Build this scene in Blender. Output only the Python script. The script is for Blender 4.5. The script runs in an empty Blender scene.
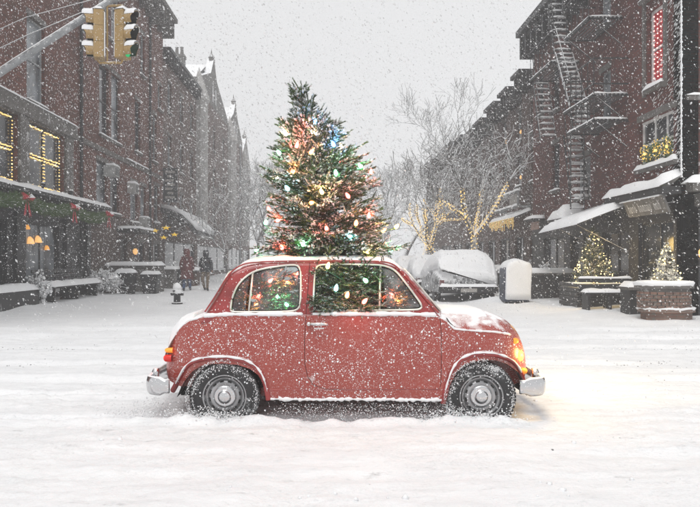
import bpy, bmesh, math, random
import numpy as np
from mathutils import Vector, Matrix
random.seed(7)
rng = np.random.default_rng(7)
SC = bpy.context.scene
COL = SC.collection
PI = math.pi

# ---------------------------------------------------------------- camera, light, exposure
cam_d = bpy.data.cameras.new('camera')
cam = bpy.data.objects.new('camera', cam_d)
COL.objects.link(cam)
cam.location = (0, 0, 1.37)
cam.rotation_euler = (PI / 2, 0, 0)
cam_d.sensor_width = 36.0
cam_d.lens = 750 / 700 * 36.0
cam_d.shift_x = 20 / 700
cam_d.shift_y = 6.5 / 700
cam_d.clip_end = 2000
cam_d.clip_start = 0.05
SC.camera = cam

HAZE = 0.0042
SUN_EL, SUN_AZ = math.radians(62), math.radians(200)
world = bpy.data.worlds.new('World')
SC.world = world
world.use_nodes = True
wn = world.node_tree
wn.nodes.clear()
w_out = wn.nodes.new('ShaderNodeOutputWorld')
w_bg = wn.nodes.new('ShaderNodeBackground')
w_sky = wn.nodes.new('ShaderNodeTexSky')
w_sky.sky_type = 'NISHITA'
w_sky.sun_disc = False
w_sky.sun_elevation = SUN_EL
w_sky.sun_rotation = SUN_AZ
w_hs = wn.nodes.new('ShaderNodeHueSaturation')
w_hs.inputs['Saturation'].default_value = 0.06
w_mix = wn.nodes.new('ShaderNodeMix')
w_mix.data_type = 'RGBA'
w_mix.inputs[0].default_value = 0.86
w_mix.inputs[7].default_value = (7.6, 7.63, 7.72, 1)      # the even grey of a snow cloud
w_bg.inputs['Strength'].default_value = 0.118
wn.links.new(w_sky.outputs[0], w_hs.inputs['Color'])
wn.links.new(w_hs.outputs[0], w_mix.inputs[6])
wn.links.new(w_mix.outputs[2], w_bg.inputs['Color'])
wn.links.new(w_bg.outputs[0], w_out.inputs['Surface'])

sun_d = bpy.data.lights.new('sun', 'SUN')
sun_d.energy = 1.6
sun_d.angle = math.radians(25)
sun_d.color = (1.0, 0.985, 0.96)
sun = bpy.data.objects.new('sun', sun_d)
COL.objects.link(sun)
sd = Vector((math.sin(SUN_AZ) * math.cos(SUN_EL), math.cos(SUN_AZ) * math.cos(SUN_EL), math.sin(SUN_EL)))
sun.rotation_euler = sd.to_track_quat('Z', 'Y').to_euler()

SC.view_settings.view_transform = 'Standard'
SC.view_settings.look = 'None'
SC.view_settings.exposure = 0.0
SC.view_settings.gamma = 1.0
SC.view_settings.use_curve_mapping = False
SC.cycles.volume_bounces = 1
SC.cycles.max_bounces = 5
SC.cycles.transparent_max_bounces = 8
SC.cycles.caustics_reflective = False
SC.cycles.caustics_refractive = False
SC.cycles.sample_clamp_indirect = 4.0

# ---------------------------------------------------------------- numpy noise
def _h(ix, iy, s):
    v = np.sin(ix * 127.1 + iy * 311.7 + s * 74.7) * 43758.5453
    return v - np.floor(v)

def vnoise(x, y, s=0.0):
    x = np.asarray(x, float); y = np.asarray(y, float)
    ix = np.floor(x); iy = np.floor(y)
    fx = x - ix; fy = y - iy
    fx = fx * fx * (3 - 2 * fx); fy = fy * fy * (3 - 2 * fy)
    a = _h(ix, iy, s); b = _h(ix + 1, iy, s); c = _h(ix, iy + 1, s); d = _h(ix + 1, iy + 1, s)
    return (a * (1 - fx) + b * fx) * (1 - fy) + (c * (1 - fx) + d * fx) * fy

def fbm(x, y, s=0.0, o=4):
    t = 0; a = 0.5; f = 1.0
    for i in range(o):
        t = t + a * (vnoise(np.asarray(x) * f, np.asarray(y) * f, s + i * 13.7) - 0.5)
        a *= 0.5; f *= 2.03
    return t

# ---------------------------------------------------------------- objects
def tag(o, label=None, cat=None, group=None, kind=None):
    if label: o['label'] = label
    if cat: o['category'] = cat
    if group: o['group'] = group
    if kind: o['kind'] = kind
    return o

def empty(name, loc, label=None, cat=None, group=None, rz=0.0):
    o = bpy.data.objects.new(name, None)
    o.empty_display_size = 0.2
    o.location = loc
    o.rotation_euler = (0, 0, rz)
    COL.objects.link(o)
    return tag(o, label, cat, group)

def children(o):
    return [c for c in bpy.data.objects if c.parent == o]

def link(name, me, mats, parent=None, smooth=False):
    if not isinstance(mats, (list, tuple)): mats = [mats]
    for m in mats: me.materials.append(m)
    if smooth:
        me.polygons.foreach_set('use_smooth', [True] * len(me.polygons))
    me.update()
    o = bpy.data.objects.new(name, me)
    COL.objects.link(o)
    if parent is not None: o.parent = parent
    return o

def np_mesh(name, V, Fq, smooth=False, mi=None):
    """V (n,3), Fq (m,k) faces of one size"""
    V = np.asarray(V, np.float32); Fq = np.asarray(Fq, np.int32)
    me = bpy.data.meshes.new(name)
    m, k = Fq.shape
    me.vertices.add(len(V)); me.vertices.foreach_set('co', V.ravel())
    me.loops.add(m * k); me.loops.foreach_set('vertex_index', Fq.ravel())
    me.polygons.add(m)
    me.polygons.foreach_set('loop_start', np.arange(m, dtype=np.int32) * k)
    me.polygons.foreach_set('loop_total', np.full(m, k, np.int32))
    if smooth: me.polygons.foreach_set('use_smooth', np.ones(m, bool))
    if mi is not None: me.polygons.foreach_set('material_index', np.asarray(mi, np.int32))
    me.update(calc_edges=True)
    return me

class Fr:
    """a facade frame: u along the wall, z up, d out of the wall"""
    def __init__(s, O, U, N):
        s.O = Vector(O); s.U = Vector(U); s.N = Vector(N)
    def p(s, u, z, d=0.0):
        return s.O + s.U * u + s.N * d + Vector((0, 0, z))

WORLD = Fr((0, 0, 0), (1, 0, 0), (0, 1, 0))

class MB:
    def __init__(s): s.v = []; s.f = []; s.m = []; s.s = []
    def add(s, vs, fs, m=0, sm=False):
        b = len(s.v)
        s.v += [tuple(v) for v in vs]
        s.f += [tuple(i + b for i in f) for f in fs]
        s.m += [m] * len(fs)
        s.s += [sm] * len(fs)
        return s
    def fbox(s, F, u0, u1, z0, z1, d0, d1, m=0):
        P = [F.p(u, z, d) for z in (z0, z1) for d in (d0, d1) for u in (u0, u1)]
        return s.add(P, [(0, 1, 3, 2), (4, 6, 7, 5), (0, 4, 5, 1), (2, 3, 7, 6), (0, 2, 6, 4), (1, 5, 7, 3)], m)
    def box(s, x0, x1, y0, y1, z0, z1, m=0):
        return s.fbox(WORLD, x0, x1, z0, z1, y0, y1, m)
    def quad(s, a, b, c, d, m=0): return s.add([a, b, c, d], [(0, 1, 2, 3)], m)
    def tube(s, pts, r, n=8, m=0, cap=True, closed=False, flat=None):
        """flat=(axis vector, factor) squashes the section along an axis"""
        pts = [Vector(p) for p in pts]
        if not isinstance(r, (list, tuple, np.ndarray)): r = [r] * len(pts)
        k = len(pts); rings = []
        for i, p in enumerate(pts):
            if closed: t = pts[(i + 1) % k] - pts[i - 1]
            else: t = pts[min(i + 1, k - 1)] - pts[max(i - 1, 0)]
            if t.length < 1e-9: t = Vector((0, 0, 1))
            t.normalize()
            up = Vector((0, 0, 1)) if abs(t.z) < 0.95 else Vector((0, 1, 0))
            a = t.cross(up).normalized(); b = a.cross(t)
            ring = []
            for j in range(n):
                o = (a * math.cos(2 * PI * j / n) + b * math.sin(2 * PI * j / n)) * r[i]
                if flat: o = o - flat[0] * o.dot(flat[0]) * (1 - flat[1])
                ring.append(p + o)
            rings.append(ring)
        vs = [v for R in rings for v in R]
        fs = []
        for i in range(k if closed else k - 1):
            i2 = (i + 1) % k
            for j in range(n):
                j2 = (j + 1) % n
                fs.append((i * n + j, i * n + j2, i2 * n + j2, i2 * n + j))
        if cap and not closed:
            fs.append(tuple(range(n))[::-1]); fs.append(tuple((k - 1) * n + j for j in range(n)))
        return s.add(vs, fs, m)
    def lathe(s, prof, O, axis='z', n=24, m=0, a0=0, a1=2 * PI):
        """prof: list of (r, h); axis x/y/z"""
        O = Vector(O); vs = []
        full = abs(a1 - a0 - 2 * PI) < 1e-6
        nn = n if full else n + 1
        for r, h in prof:
            for j in range(nn):
                a = a0 + (a1 - a0) * j / n
                c, d = r * math.cos(a), r * math.sin(a)
                vs.append(O + Vector({'z': (c, d, h), 'y': (c, h, d), 'x': (h, c, d)}[axis]))
        fs = []
        for i in range(len(prof) - 1):
            for j in range(n):
                j2 = (j + 1) % nn if full else j + 1
                fs.append((i * nn + j, i * nn + j2, (i + 1) * nn + j2, (i + 1) * nn + j))
        return s.add(vs, fs, m)
    def prism(s, poly, y0, y1, m=0):
        """poly in (x,z) pushed along y"""
        n = len(poly)
        vs = [(x, y0, z) for x, z in poly] + [(x, y1, z) for x, z in poly]
        fs = [tuple(range(n)), tuple(range(2 * n - 1, n - 1, -1))]
        fs += [(i, i + n, (i + 1) % n + n, (i + 1) % n) for i in range(n)]
        return s.add(vs, fs, m)
    def loft(s, rings, m=0, cap=True):
        n = len(rings[0]); k = len(rings)
        vs = [v for R in rings for v in R]
        fs = [(i * n + j, i * n + (j + 1) % n, (i + 1) * n + (j + 1) % n, (i + 1) * n + j) for i in range(k - 1) for j in range(n)]
        if cap: fs += [tuple(range(n))[::-1], tuple((k - 1) * n + j for j in range(n))]
        return s.add(vs, fs, m)
    def snow(s, F, u0, u1, z, d0, d1, h, step=0.12, m=0, seed=0.0, over=0.02, zf=None, keep=0.0):
        """a soft cap of snow on a ledge; zf(u,d) gives the surface below"""
        nu = max(3, int((u1 - u0) / step) + 1); nd = max(4, int((d1 - d0) / step) + 1)
        U = np.linspace(u0 - over, u1 + over, nu); D = np.linspace(d0, d1 + over, nd)
        vs = []
        for i, u in enumerate(U):
            for j, d in enumerate(D):
                eu = min(u - U[0], U[-1] - u); ed = min(d - D[0] + (0.3 if (d0 >= 0 and F is not WORLD) else 0), D[-1] - d)
                e = min(1, max(0, min(eu, ed) / max(0.05, h * 0.9))) ** 0.45
                hh = h * e * (0.8 + 0.7 * float(vnoise(u * 3.1 + seed, d * 5 + seed, seed))) - 0.015 * (1 - e)
                zz = zf(u, d) if zf else z
                vs.append(F.p(u, zz + max(hh, keep) + 0.004, d))
        fs = [(i * nd + j, (i + 1) * nd + j, (i + 1) * nd + j + 1, i * nd + j + 1) for i in range(nu - 1) for j in range(nd - 1)]
        b = len(vs)
        for i, u in enumerate(U):
            for d in (D[0], D[-1]):
                zz = zf(u, d) if zf else z
                vs.append(F.p(u, zz - 0.012, d))
        for i in range(nu - 1):
            fs.append((i * nd, b + 2 * i, b + 2 * i + 2, (i + 1) * nd))
            fs.append((i * nd + nd - 1, (i + 1) * nd + nd - 1, b + 2 * i + 3, b + 2 * i + 1))
        return s.add(vs, fs, m, True)
    def build(s, name, mats, parent=None, smooth=False, world=True, kind=None):
        me = bpy.data.meshes.new(name)
        vs = s.v
        if parent is not None and world:
            L = Vector((0, 0, 0)); q = parent
            while q is not None: L = L + q.location; q = q.parent
            vs = [(x - L.x, y - L.y, z - L.z) for x, y, z in vs]
        me.from_pydata(vs, [], s.f)
        me.polygons.foreach_set('material_index', s.m)
        me.polygons.foreach_set('use_smooth', s.s)
        bm = bmesh.new(); bm.from_mesh(me)
        bmesh.ops.recalc_face_normals(bm, faces=bm.faces)
        bm.to_mesh(me); bm.free()
        o = link(name, me, mats, parent, smooth)
        if kind: o['kind'] = kind
        return o

def tubes(P0, P1, R0, R1, n=4):
    P0 = np.asarray(P0, float); P1 = np.asarray(P1, float)
    R0 = np.asarray(R0, float); R1 = np.asarray(R1, float)
    t = P1 - P0; t /= np.maximum(np.linalg.norm(t, axis=1, keepdims=True), 1e-9)
    up = np.where(np.abs(t[:, 2:3]) < 0.9, [[0, 0, 1.0]], [[1.0, 0, 0]])
    a = np.cross(t, up); a /= np.linalg.norm(a, axis=1, keepdims=True); b = np.cross(a, t)
    k = len(P0); V = np.zeros((k, 2, n, 3))
    for j in range(n):
        c, d = math.cos(2 * PI * j / n), math.sin(2 * PI * j / n)
        o = a * c + b * d
        V[:, 0, j] = P0 + o * R0[:, None]; V[:, 1, j] = P1 + o * R1[:, None]
    base = (np.arange(k) * 2 * n)[:, None]
    F = np.concatenate([base + np.array([[j, (j + 1) % n, n + (j + 1) % n, n + j]]) for j in range(n)], 1).reshape(-1, 4)
    return V.reshape(-1, 3), F

# ---------------------------------------------------------------- materials
def newmat(name):
    m = bpy.data.materials.new(name); m.use_nodes = True
    nt = m.node_tree; nt.nodes.clear()
    out = nt.nodes.new('ShaderNodeOutputMaterial')
    b = nt.nodes.new('ShaderNodeBsdfPrincipled')
    nt.links.new(b.outputs[0], out.inputs[0])
    return m, nt, b

def N(nt, t, **k):
    n = nt.nodes.new('ShaderNode' + t)
    for a, v in k.items():
        if a.startswith('i_'):
            key = a[2:]
            key = int(key) if key.isdigit() else key.replace('_', ' ')
            n.inputs[key].default_value = v
        else: setattr(n, a, v)
    return n

def ramp(nt, src, lo, hi):
    r = N(nt, 'MapRange'); r.inputs[1].default_value = lo; r.inputs[2].default_value = hi
    nt.links.new(src, r.inputs[0]); return r.outputs[0]

def math2(nt, op, a, b, clamp=False):
    n = N(nt, 'Math', operation=op); n.use_clamp = clamp
    for i, x in enumerate((a, b)):
        if x is None: continue
        if isinstance(x, (int, float)): n.inputs[i].default_value = x
        else: nt.links.new(x, n.inputs[i])
    return n.outputs[0]

def mixc(nt, fac, a, b):
    n = N(nt, 'Mix', data_type='RGBA')
    for i, x in ((0, fac), (6, a), (7, b)):
        if isinstance(x, (int, float)): n.inputs[i].default_value = x
        elif isinstance(x, tuple): n.inputs[i].default_value = x if len(x) == 4 else (*x, 1)
        else: nt.links.new(x, n.inputs[i])
    return n.outputs[2]

SNOW_C = (0.86, 0.87, 0.885, 1)
def frost(nt, col, top=0.45, cling=0.0, speck=0.0, speck_scale=40.0, side=0.0, thr=0.42):
    """snow that lies on upward faces (top), clings in patches (cling) and sticks as flakes (speck)"""
    geo = N(nt, 'NewGeometry'); sx = N(nt, 'SeparateXYZ'); nt.links.new(geo.outputs['Normal'], sx.inputs[0])
    no = N(nt, 'TexNoise', i_Scale=9.0, i_Detail=4.0); nt.links.new(geo.outputs['Position'], no.inputs['Vector'])
    z = math2(nt, 'ADD', sx.outputs[2], math2(nt, 'MULTIPLY', math2(nt, 'SUBTRACT', no.outputs[0], 0.5), 0.7))
    fac = ramp(nt, z, top, top + 0.2) if top < 1 else None
    if cling:
        n2 = N(nt, 'TexNoise', i_Scale=3.0, i_Detail=9.0, i_Roughness=0.75); nt.links.new(geo.outputs['Position'], n2.inputs['Vector'])
        f2 = ramp(nt, n2.outputs[0], 0.66 - cling * 0.3, 0.74 - cling * 0.2)
        fac = math2(nt, 'MAXIMUM', fac, math2(nt, 'MULTIPLY', f2, 0.8)) if fac is not None else f2
    if speck:
        v = N(nt, 'TexVoronoi', i_Scale=speck_scale); nt.links.new(geo.outputs['Position'], v.inputs['Vector'])
        sc = N(nt, 'SeparateColor'); nt.links.new(v.outputs['Color'], sc.inputs[0])
        r = math2(nt, 'MULTIPLY', math2(nt, 'SUBTRACT', sc.outputs[0], 1 - speck, True), thr / max(speck, 0.01))
        n3 = N(nt, 'TexNoise', i_Scale=speck_scale * 2.5); nt.links.new(geo.outputs['Position'], n3.inputs['Vector'])
        dd = math2(nt, 'ADD', v.outputs['Distance'], math2(nt, 'MULTIPLY', math2(nt, 'SUBTRACT', n3.outputs[0], 0.5), 0.35))
        f3 = ramp(nt, math2(nt, 'SUBTRACT', r, dd), -0.03, 0.07)
        fac = math2(nt, 'MAXIMUM', fac, f3) if fac is not None else f3
    return mixc(nt, fac, col, SNOW_C), fac

def simple(name, c, rough=0.7, metal=0.0, top=0.45, cling=0.0, speck=0.0, ss=40.0, var=0.25, bump=0.0, nscale=6.0, coat=0.0):
    m, nt, b = newmat(name)
    no = N(nt, 'TexNoise', i_Scale=nscale, i_Detail=6.0)
    geo = N(nt, 'NewGeometry'); nt.links.new(geo.outputs['Position'], no.inputs['Vector'])
    c2 = tuple(min(1, x * (1 + var)) for x in c); c1 = tuple(x * (1 - var) for x in c)
    col = mixc(nt, ramp(nt, no.outputs[0], 0.3, 0.7), c1, c2)
    b.inputs['Roughness'].default_value = rough
    b.inputs['Metallic'].default_value = metal
    if coat: b.inputs['Coat Weight'].default_value = coat
    if top < 1 or cling or speck:
        col, fac = frost(nt, col, top, cling, speck, ss)
        if metal: nt.links.new(math2(nt, 'MULTIPLY', math2(nt, 'SUBTRACT', 1.0, fac), metal), b.inputs['Metallic'])
        nt.links.new(math2(nt, 'MAXIMUM', math2(nt, 'MULTIPLY', fac, 0.9), rough), b.inputs['Roughness'])
    nt.links.new(col, b.inputs['Base Color'])
    if bump:
        bp = N(nt, 'Bump', i_Strength=bump, i_Distance=0.02); nt.links.new(no.outputs[0], bp.inputs['Height'])
        nt.links.new(bp.outputs[0], b.inputs['Normal'])
    return m

def brick(name, c1, c2, mortar, speck=0.35, bump=0.6, cling=0.15, ss=16.0):
    m, nt, b = newmat(name)
    geo = N(nt, 'NewGeometry'); sx = N(nt, 'SeparateXYZ'); nt.links.new(geo.outputs['Position'], sx.inputs[0])
    cx = N(nt, 'CombineXYZ')
    nt.links.new(math2(nt, 'ADD', sx.outputs[0], sx.outputs[1]), cx.inputs[0]); nt.links.new(sx.outputs[2], cx.inputs[1])
    br = N(nt, 'TexBrick', i_Scale=1.0, i_Mortar_Size=0.008, i_Brick_Width=0.215, i_Row_Height=0.075, i_Bias=-0.2)
    br.inputs['Color1'].default_value = (*c1, 1); br.inputs['Color2'].default_value = (*c2, 1); br.inputs['Mortar'].default_value = (*mortar, 1)
    nt.links.new(cx.outputs[0], br.inputs['Vector'])
    no = N(nt, 'TexNoise', i_Scale=0.9, i_Detail=8.0, i_Roughness=0.7); nt.links.new(geo.outputs['Position'], no.inputs['Vector'])
    hs = N(nt, 'HueSaturation'); nt.links.new(br.outputs[0], hs.inputs['Color'])
    nt.links.new(math2(nt, 'ADD', math2(nt, 'MULTIPLY', no.outputs[0], 1.3), 0.35), hs.inputs['Value'])
    col, fac = frost(nt, hs.outputs[0], 0.5, cling, speck, ss)
    nt.links.new(col, b.inputs['Base Color'])
    b.inputs['Roughness'].default_value = 0.9
    bp = N(nt, 'Bump', i_Strength=bump, i_Distance=0.01, invert=True); nt.links.new(br.outputs['Fac'], bp.inputs['Height'])
    nt.links.new(bp.outputs[0], b.inputs['Normal'])
    return m

def glow(name, c, s, sample=False):
    m, nt, b = newmat(name)
    b.inputs['Base Color'].default_value = (*c, 1)
    b.inputs['Emission Color'].default_value = (*c, 1)
    b.inputs['Emission Strength'].default_value = s
    b.inputs['Roughness'].default_value = 0.3
    if not sample:
        try: m.cycles.emission_sampling = 'NONE'
        except Exception: pass
    return m

M = {}
# snow: bright, finely grained, with soft relief and a few grey crumbs
def snowmat(name, dirt_pit_shade=0.0, scale=1.0, bump=0.5):
    m, nt, b = newmat(name)
    geo = N(nt, 'NewGeometry')
    n1 = N(nt, 'TexNoise', i_Scale=28.0 * scale, i_Detail=8.0, i_Roughness=0.7); nt.links.new(geo.outputs['Position'], n1.inputs['Vector'])
    n2 = N(nt, 'TexNoise', i_Scale=1.6, i_Detail=5.0); nt.links.new(geo.outputs['Position'], n2.inputs['Vector'])
    col = mixc(nt, n2.outputs[0], (0.79, 0.80, 0.82), (0.90, 0.903, 0.907))
    if dirt_pit_shade:
        mp = N(nt, 'Mapping'); mp.inputs['Scale'].default_value = (2.4, 9.0, 1.0); nt.links.new(geo.outputs['Position'], mp.inputs[0])
        n3 = N(nt, 'TexNoise', i_Scale=1.0, i_Detail=10.0, i_Roughness=0.8); nt.links.new(mp.outputs[0], n3.inputs['Vector'])
        n4 = N(nt, 'TexNoise', i_Scale=7.0, i_Detail=9.0, i_Roughness=0.8); nt.links.new(geo.outputs['Position'], n4.inputs['Vector'])
        f = math2(nt, 'MULTIPLY', ramp(nt, n3.outputs[0], 0.50, 0.66), ramp(nt, n4.outputs[0], 0.50, 0.62))
        mp2 = N(nt, 'Mapping'); mp2.inputs['Scale'].default_value = (0.9, 5.0, 1.0); nt.links.new(geo.outputs['Position'], mp2.inputs[0])
        n5 = N(nt, 'TexNoise', i_Scale=1.3, i_Detail=9.0, i_Roughness=0.72); nt.links.new(mp2.outputs[0], n5.inputs['Vector'])
        col = mixc(nt, math2(nt, 'MULTIPLY', ramp(nt, n5.outputs[0], 0.48, 0.66), 0.6), col, (0.72, 0.73, 0.745))
        col = mixc(nt, math2(nt, 'MULTIPLY', f, dirt_pit_shade), col, (0.30, 0.30, 0.30))
    if dirt_pit_shade:   # shade of small pits and crumbs painted as grain, stronger in churned patches
        n6 = N(nt, 'TexNoise', i_Scale=46.0, i_Detail=6.0, i_Roughness=0.75); nt.links.new(geo.outputs['Position'], n6.inputs['Vector'])
        n7 = N(nt, 'TexNoise', i_Scale=1.1, i_Detail=4.0); nt.links.new(geo.outputs['Position'], n7.inputs['Vector'])
        g_ = math2(nt, 'MULTIPLY', ramp(nt, n6.outputs[0], 0.50, 0.72), math2(nt, 'ADD', math2(nt, 'MULTIPLY', ramp(nt, n7.outputs[0], 0.40, 0.65), 0.55), 0.12))
        col = mixc(nt, g_, col, (0.52, 0.53, 0.55))
    nt.links.new(col, b.inputs['Base Color'])
    b.inputs['Roughness'].default_value = 0.8
    b.inputs['Specular IOR Level'].default_value = 0.25
    b.inputs['Sheen Weight'].default_value = 0.15
    bp = N(nt, 'Bump', i_Strength=bump, i_Distance=0.012); nt.links.new(n1.outputs[0], bp.inputs['Height'])
    nt.links.new(bp.outputs[0], b.inputs['Normal'])
    return m
M['snow'] = snowmat('snow', 0)
M['ground'] = snowmat('snow_ground', 0.7, 0.8, 0.9)
m, nt, b = newmat('snowflake')   # flakes pass light on to their dark side
nt.nodes.remove(b)
_o = [n for n in nt.nodes if n.type == 'OUTPUT_MATERIAL'][0]
_d = N(nt, 'BsdfDiffuse'); _d.inputs[0].default_value = (.98, .98, .985, 1)
_t = N(nt, 'BsdfTranslucent'); _t.inputs[0].default_value = (.96, .965, .97, 1)
_m = N(nt, 'MixShader'); _m.inputs[0].default_value = .5
nt.links.new(_d.outputs[0], _m.inputs[1]); nt.links.new(_t.outputs[0], _m.inputs[2]); nt.links.new(_m.outputs[0], _o.inputs[0])
M['flake'] = m
M['brick_l'] = brick('brick_red_brown', (0.150, 0.046, 0.030), (0.065, 0.023, 0.017), (0.085, 0.068, 0.06))
M['brick_l2'] = brick('brick_umber', (0.105, 0.046, 0.033), (0.050, 0.026, 0.021), (0.08, 0.07, 0.062), cling=0.25)
M['brick_pier'] = brick('brick_brown', (0.10, 0.062, 0.05), (0.06, 0.04, 0.035), (0.08, 0.07, 0.065))
M['brick_r'] = brick('brick_oxblood', (0.130, 0.030, 0.022), (0.052, 0.015, 0.013), (0.06, 0.04, 0.036), cling=0.12)
M['brick_r2'] = brick('brick_plum', (0.090, 0.040, 0.030), (0.045, 0.024, 0.019), (0.06, 0.05, 0.045), cling=0.3)
M['stone'] = simple('grey_stone', (0.12, 0.112, 0.105), 0.9, cling=0.25, speck=0.35, ss=22, bump=0.3)
M['pale_stone'] = simple('pale_stone', (0.36, 0.35, 0.34), 0.9, cling=0.3, speck=0.3, ss=22, bump=0.3)
M['dark_wood'] = simple('black_painted_wood', (0.022, 0.022, 0.024), 0.55, cling=0.15, speck=0.3, ss=26)
M['dark'] = simple('dark_iron', (0.03, 0.03, 0.032), 0.5, 0.3, top=0.3, speck=0.15, ss=30)
M['iron_snow'] = simple('snowed_iron', (0.05, 0.05, 0.052), 0.6, 0.2, top=-0.15, cling=0.5)
M['frame'] = simple('weathered_frame_paint', (0.26, 0.27, 0.28), 0.6, speck=0.2, ss=30, cling=0.2)
M['frame_dark'] = simple('dark_frame_paint', (0.035, 0.036, 0.04), 0.5, speck=0.25, ss=30, cling=0.12)
M['white_paint'] = simple('white_paint', (0.72, 0.72, 0.72), 0.6)
M['galv'] = simple('galvanised_steel', (0.30, 0.31, 0.32), 0.45, 0.6, top=0.2, cling=0.2, speck=0.2)
M['cream'] = simple('faded_sign_board', (0.34, 0.32, 0.30), 0.7, cling=0.25, speck=0.3, ss=22)
M['ac'] = simple('air_conditioner_enamel', (0.42, 0.42, 0.41), 0.6, speck=0.2)
M['bark'] = simple('bark', (0.07, 0.06, 0.055), 0.9, top=0.15, cling=0.3, bump=0.5)
M['bark_frost'] = simple('frosted_bark', (0.13, 0.125, 0.12), 0.9, top=-0.05, cling=0.45)
def glassmat(name, c=(0.02, 0.022, 0.026), rough=0.12):
    m, nt, b = newmat(name)
    geo = N(nt, 'NewGeometry')
    no = N(nt, 'TexNoise', i_Scale=1.3, i_Detail=5.0); nt.links.new(geo.outputs['Position'], no.inputs['Vector'])
    col = mixc(nt, ramp(nt, no.outputs[0], 0.35, 0.65), tuple(x * 0.5 for x in c), tuple(min(1, x * 3) for x in c))
    col, fac = frost(nt, col, 1.0, 0.12, 0.3, 18.0)
    nt.links.new(col, b.inputs['Base Color'])
    b.inputs['Roughness'].default_value = rough
    b.inputs['Specular IOR Level'].default_value = 0.6
    return m
M['pane'] = glassmat('window_glass')
M['pane_grey'] = glassmat('window_glass_sky_tone', (0.10, 0.11, 0.12), 0.25)  # paler grey base puts the reflected sky into the glass colour
M['warm'] = glow('warm_lamp', (1.0, 0.55, 0.2), 0.8)
M['warm_str'] = glow('string_light_warm', (1.0, 0.68, 0.24), 1.1)
M['warm_hot'] = glow('string_light_hot', (1.0, 0.78, 0.36), 2.6)
M['amber'] = glow('amber_light', (1.0, 0.45, 0.1), 0.6)
M['redlamp'] = glow('red_lamp', (1.0, 0.06, 0.04), 1.2)
M['green_lens'] = glow('green_signal_lens', (0.02, 0.5, 0.16), 0.5)
M['redcloth'] = simple('red_curtain', (0.42, 0.02, 0.03), 0.8, top=1.0)
M['ribbon'] = simple('red_ribbon', (0.40, 0.02, 0.03), 0.6, top=0.5, speck=0.15, ss=40)
# ================================================================ GROUND
def ground_z(x, y):
    x = np.asarray(x, float); y = np.asarray(y, float)
    near = np.clip((16 - y) / 6, 0, 1)
    h = 0.05 * fbm(x * 0.35, y * 0.35, 1) + 0.06 * fbm(x * 1.7, y * 1.7, 2, 5)
    h = h + 0.030 * near * fbm(x * 5.5, y * 6.5, 3, 5)
    g = np.clip(vnoise(x * .8, y * 1.4, 71) * 1.8 - .5, 0, 1)
    h = h + near * (0.010 + 0.022 * g) * (np.abs(fbm(x * 11, y * 13, 73, 3)) * 2 - .25)
    h = h + 0.038 * fbm(x * 0.6, y * 7.0, 4, 4) * np.clip((y - 4.6) / 1.0, 0, 1) * np.clip((17 - y) / 3, 0, 1)
    for t, d, w, s in ((8.6, .065, .12, 5), (9.9, .06, .12, 6), (11.6, .045, .16, 8), (13.2, .08, .2, 9), (14.6, .07, .22, 10), (5.25, .03, .10, 11), (4.75, .022, .09, 12)):
        c = t + 0.18 * (vnoise(x * 0.3, x * 0 + s, s) - 0.5)
        a = vnoise(x * 0.9, x * 0 + 3, s + 2)
        h = h - d * a * np.exp(-((y - c) / w) ** 2) + 0.5 * d * a * np.exp(-((y - c - 2 * w) / w) ** 2)
    # the car's own ruts, deep behind and under the wheels
    for t in (6.50, 7.66):
        a = np.clip((1.75 - x) / 0.5, 0.12, 1) * (0.6 + 0.4 * np.clip((x + 3.5) / 1.5, 0, 1))
        h = h - 0.105 * a * np.exp(-((y - t) / 0.095) ** 4) + 0.035 * a * np.exp(-((y - t + 0.19) / 0.07) ** 2) * (0.2 + 0.8 * vnoise(x * 7, y * 9, 21) + 0.7 * vnoise(x * 19, y * 23, 22))
    for wx in (-1.17, -0.62, 1.03, 1.52):
        h = h + 0.030 * np.exp(-((x - wx) / 0.17) ** 2 - ((y - 6.31) / 0.08) ** 2) * (0.1 + 0.9 * vnoise(x * 13, y * 13, 31) + 0.9 * vnoise(x * 31, y * 31, 33))
    # ploughed banks and drifts along the pavements
    lw = np.clip((-6.2 - x) / 2.5, 0, 1) * np.clip((y - 15) / 5, 0, 1)
    rw = np.clip((x - 5.6) / 2.0, 0, 1) * np.clip((y - 15.5) / 4, 0, 1)
    h = h + (lw * 0.16 + rw * 0.15) * (0.7 + 0.9 * vnoise(x * 0.8, y * 0.6, 41))
    bank = np.exp(-((x - 5.3) / 0.7) ** 2) * np.clip((y - 19) / 3, 0, 1) + 0.5 * np.exp(-((x + 6.0) / 0.7) ** 2) * np.clip((y - 21) / 3, 0, 1)
    h = h + 0.22 * bank * (0.3 + vnoise(x * 1.1, y * 0.9, 51))
    h = h * np.clip((200 - np.abs(y)) / 100, 0, 1)
    return h

def axis_pts(segs):
    out = []
    for a, b, s in segs:
        n = max(1, int(round((b - a) / s)))
        out += list(np.linspace(a, b, n, endpoint=False))
    out.append(segs[-1][1])
    return np.array(out)
gx = axis_pts([(-400, -60, 40), (-60, -20, 4), (-20, -8, .3), (-8, -3.2, .12), (-3.2, 4.2, .035), (4.2, 9, .1), (9, 20, .4), (20, 60, 4), (60, 400, 40)])
gy = axis_pts([(-60, 0, 10), (0, 3.5, .25), (3.5, 8.2, .03), (8.2, 15, .08), (15, 26, .2), (26, 60, .8), (60, 160, 8), (160, 700, 60)])
GX, GY = np.meshgrid(gx, gy)
GZ = ground_z(GX, GY)
nx, ny = len(gx), len(gy)
idx = np.arange(nx * ny).reshape(ny, nx)
Fq = np.stack([idx[:-1, :-1], idx[:-1, 1:], idx[1:, 1:], idx[1:, :-1]], -1).reshape(-1, 4)
gme = np_mesh('snow_ground', np.stack([GX, GY, GZ], -1).reshape(-1, 3), Fq, True)
go = link('snow_ground', gme, M['ground'])
tag(go, 'trampled white snow covering the crossing, road and pavements', kind='structure')
def gz(x, y): return float(ground_z(x, y))

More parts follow.
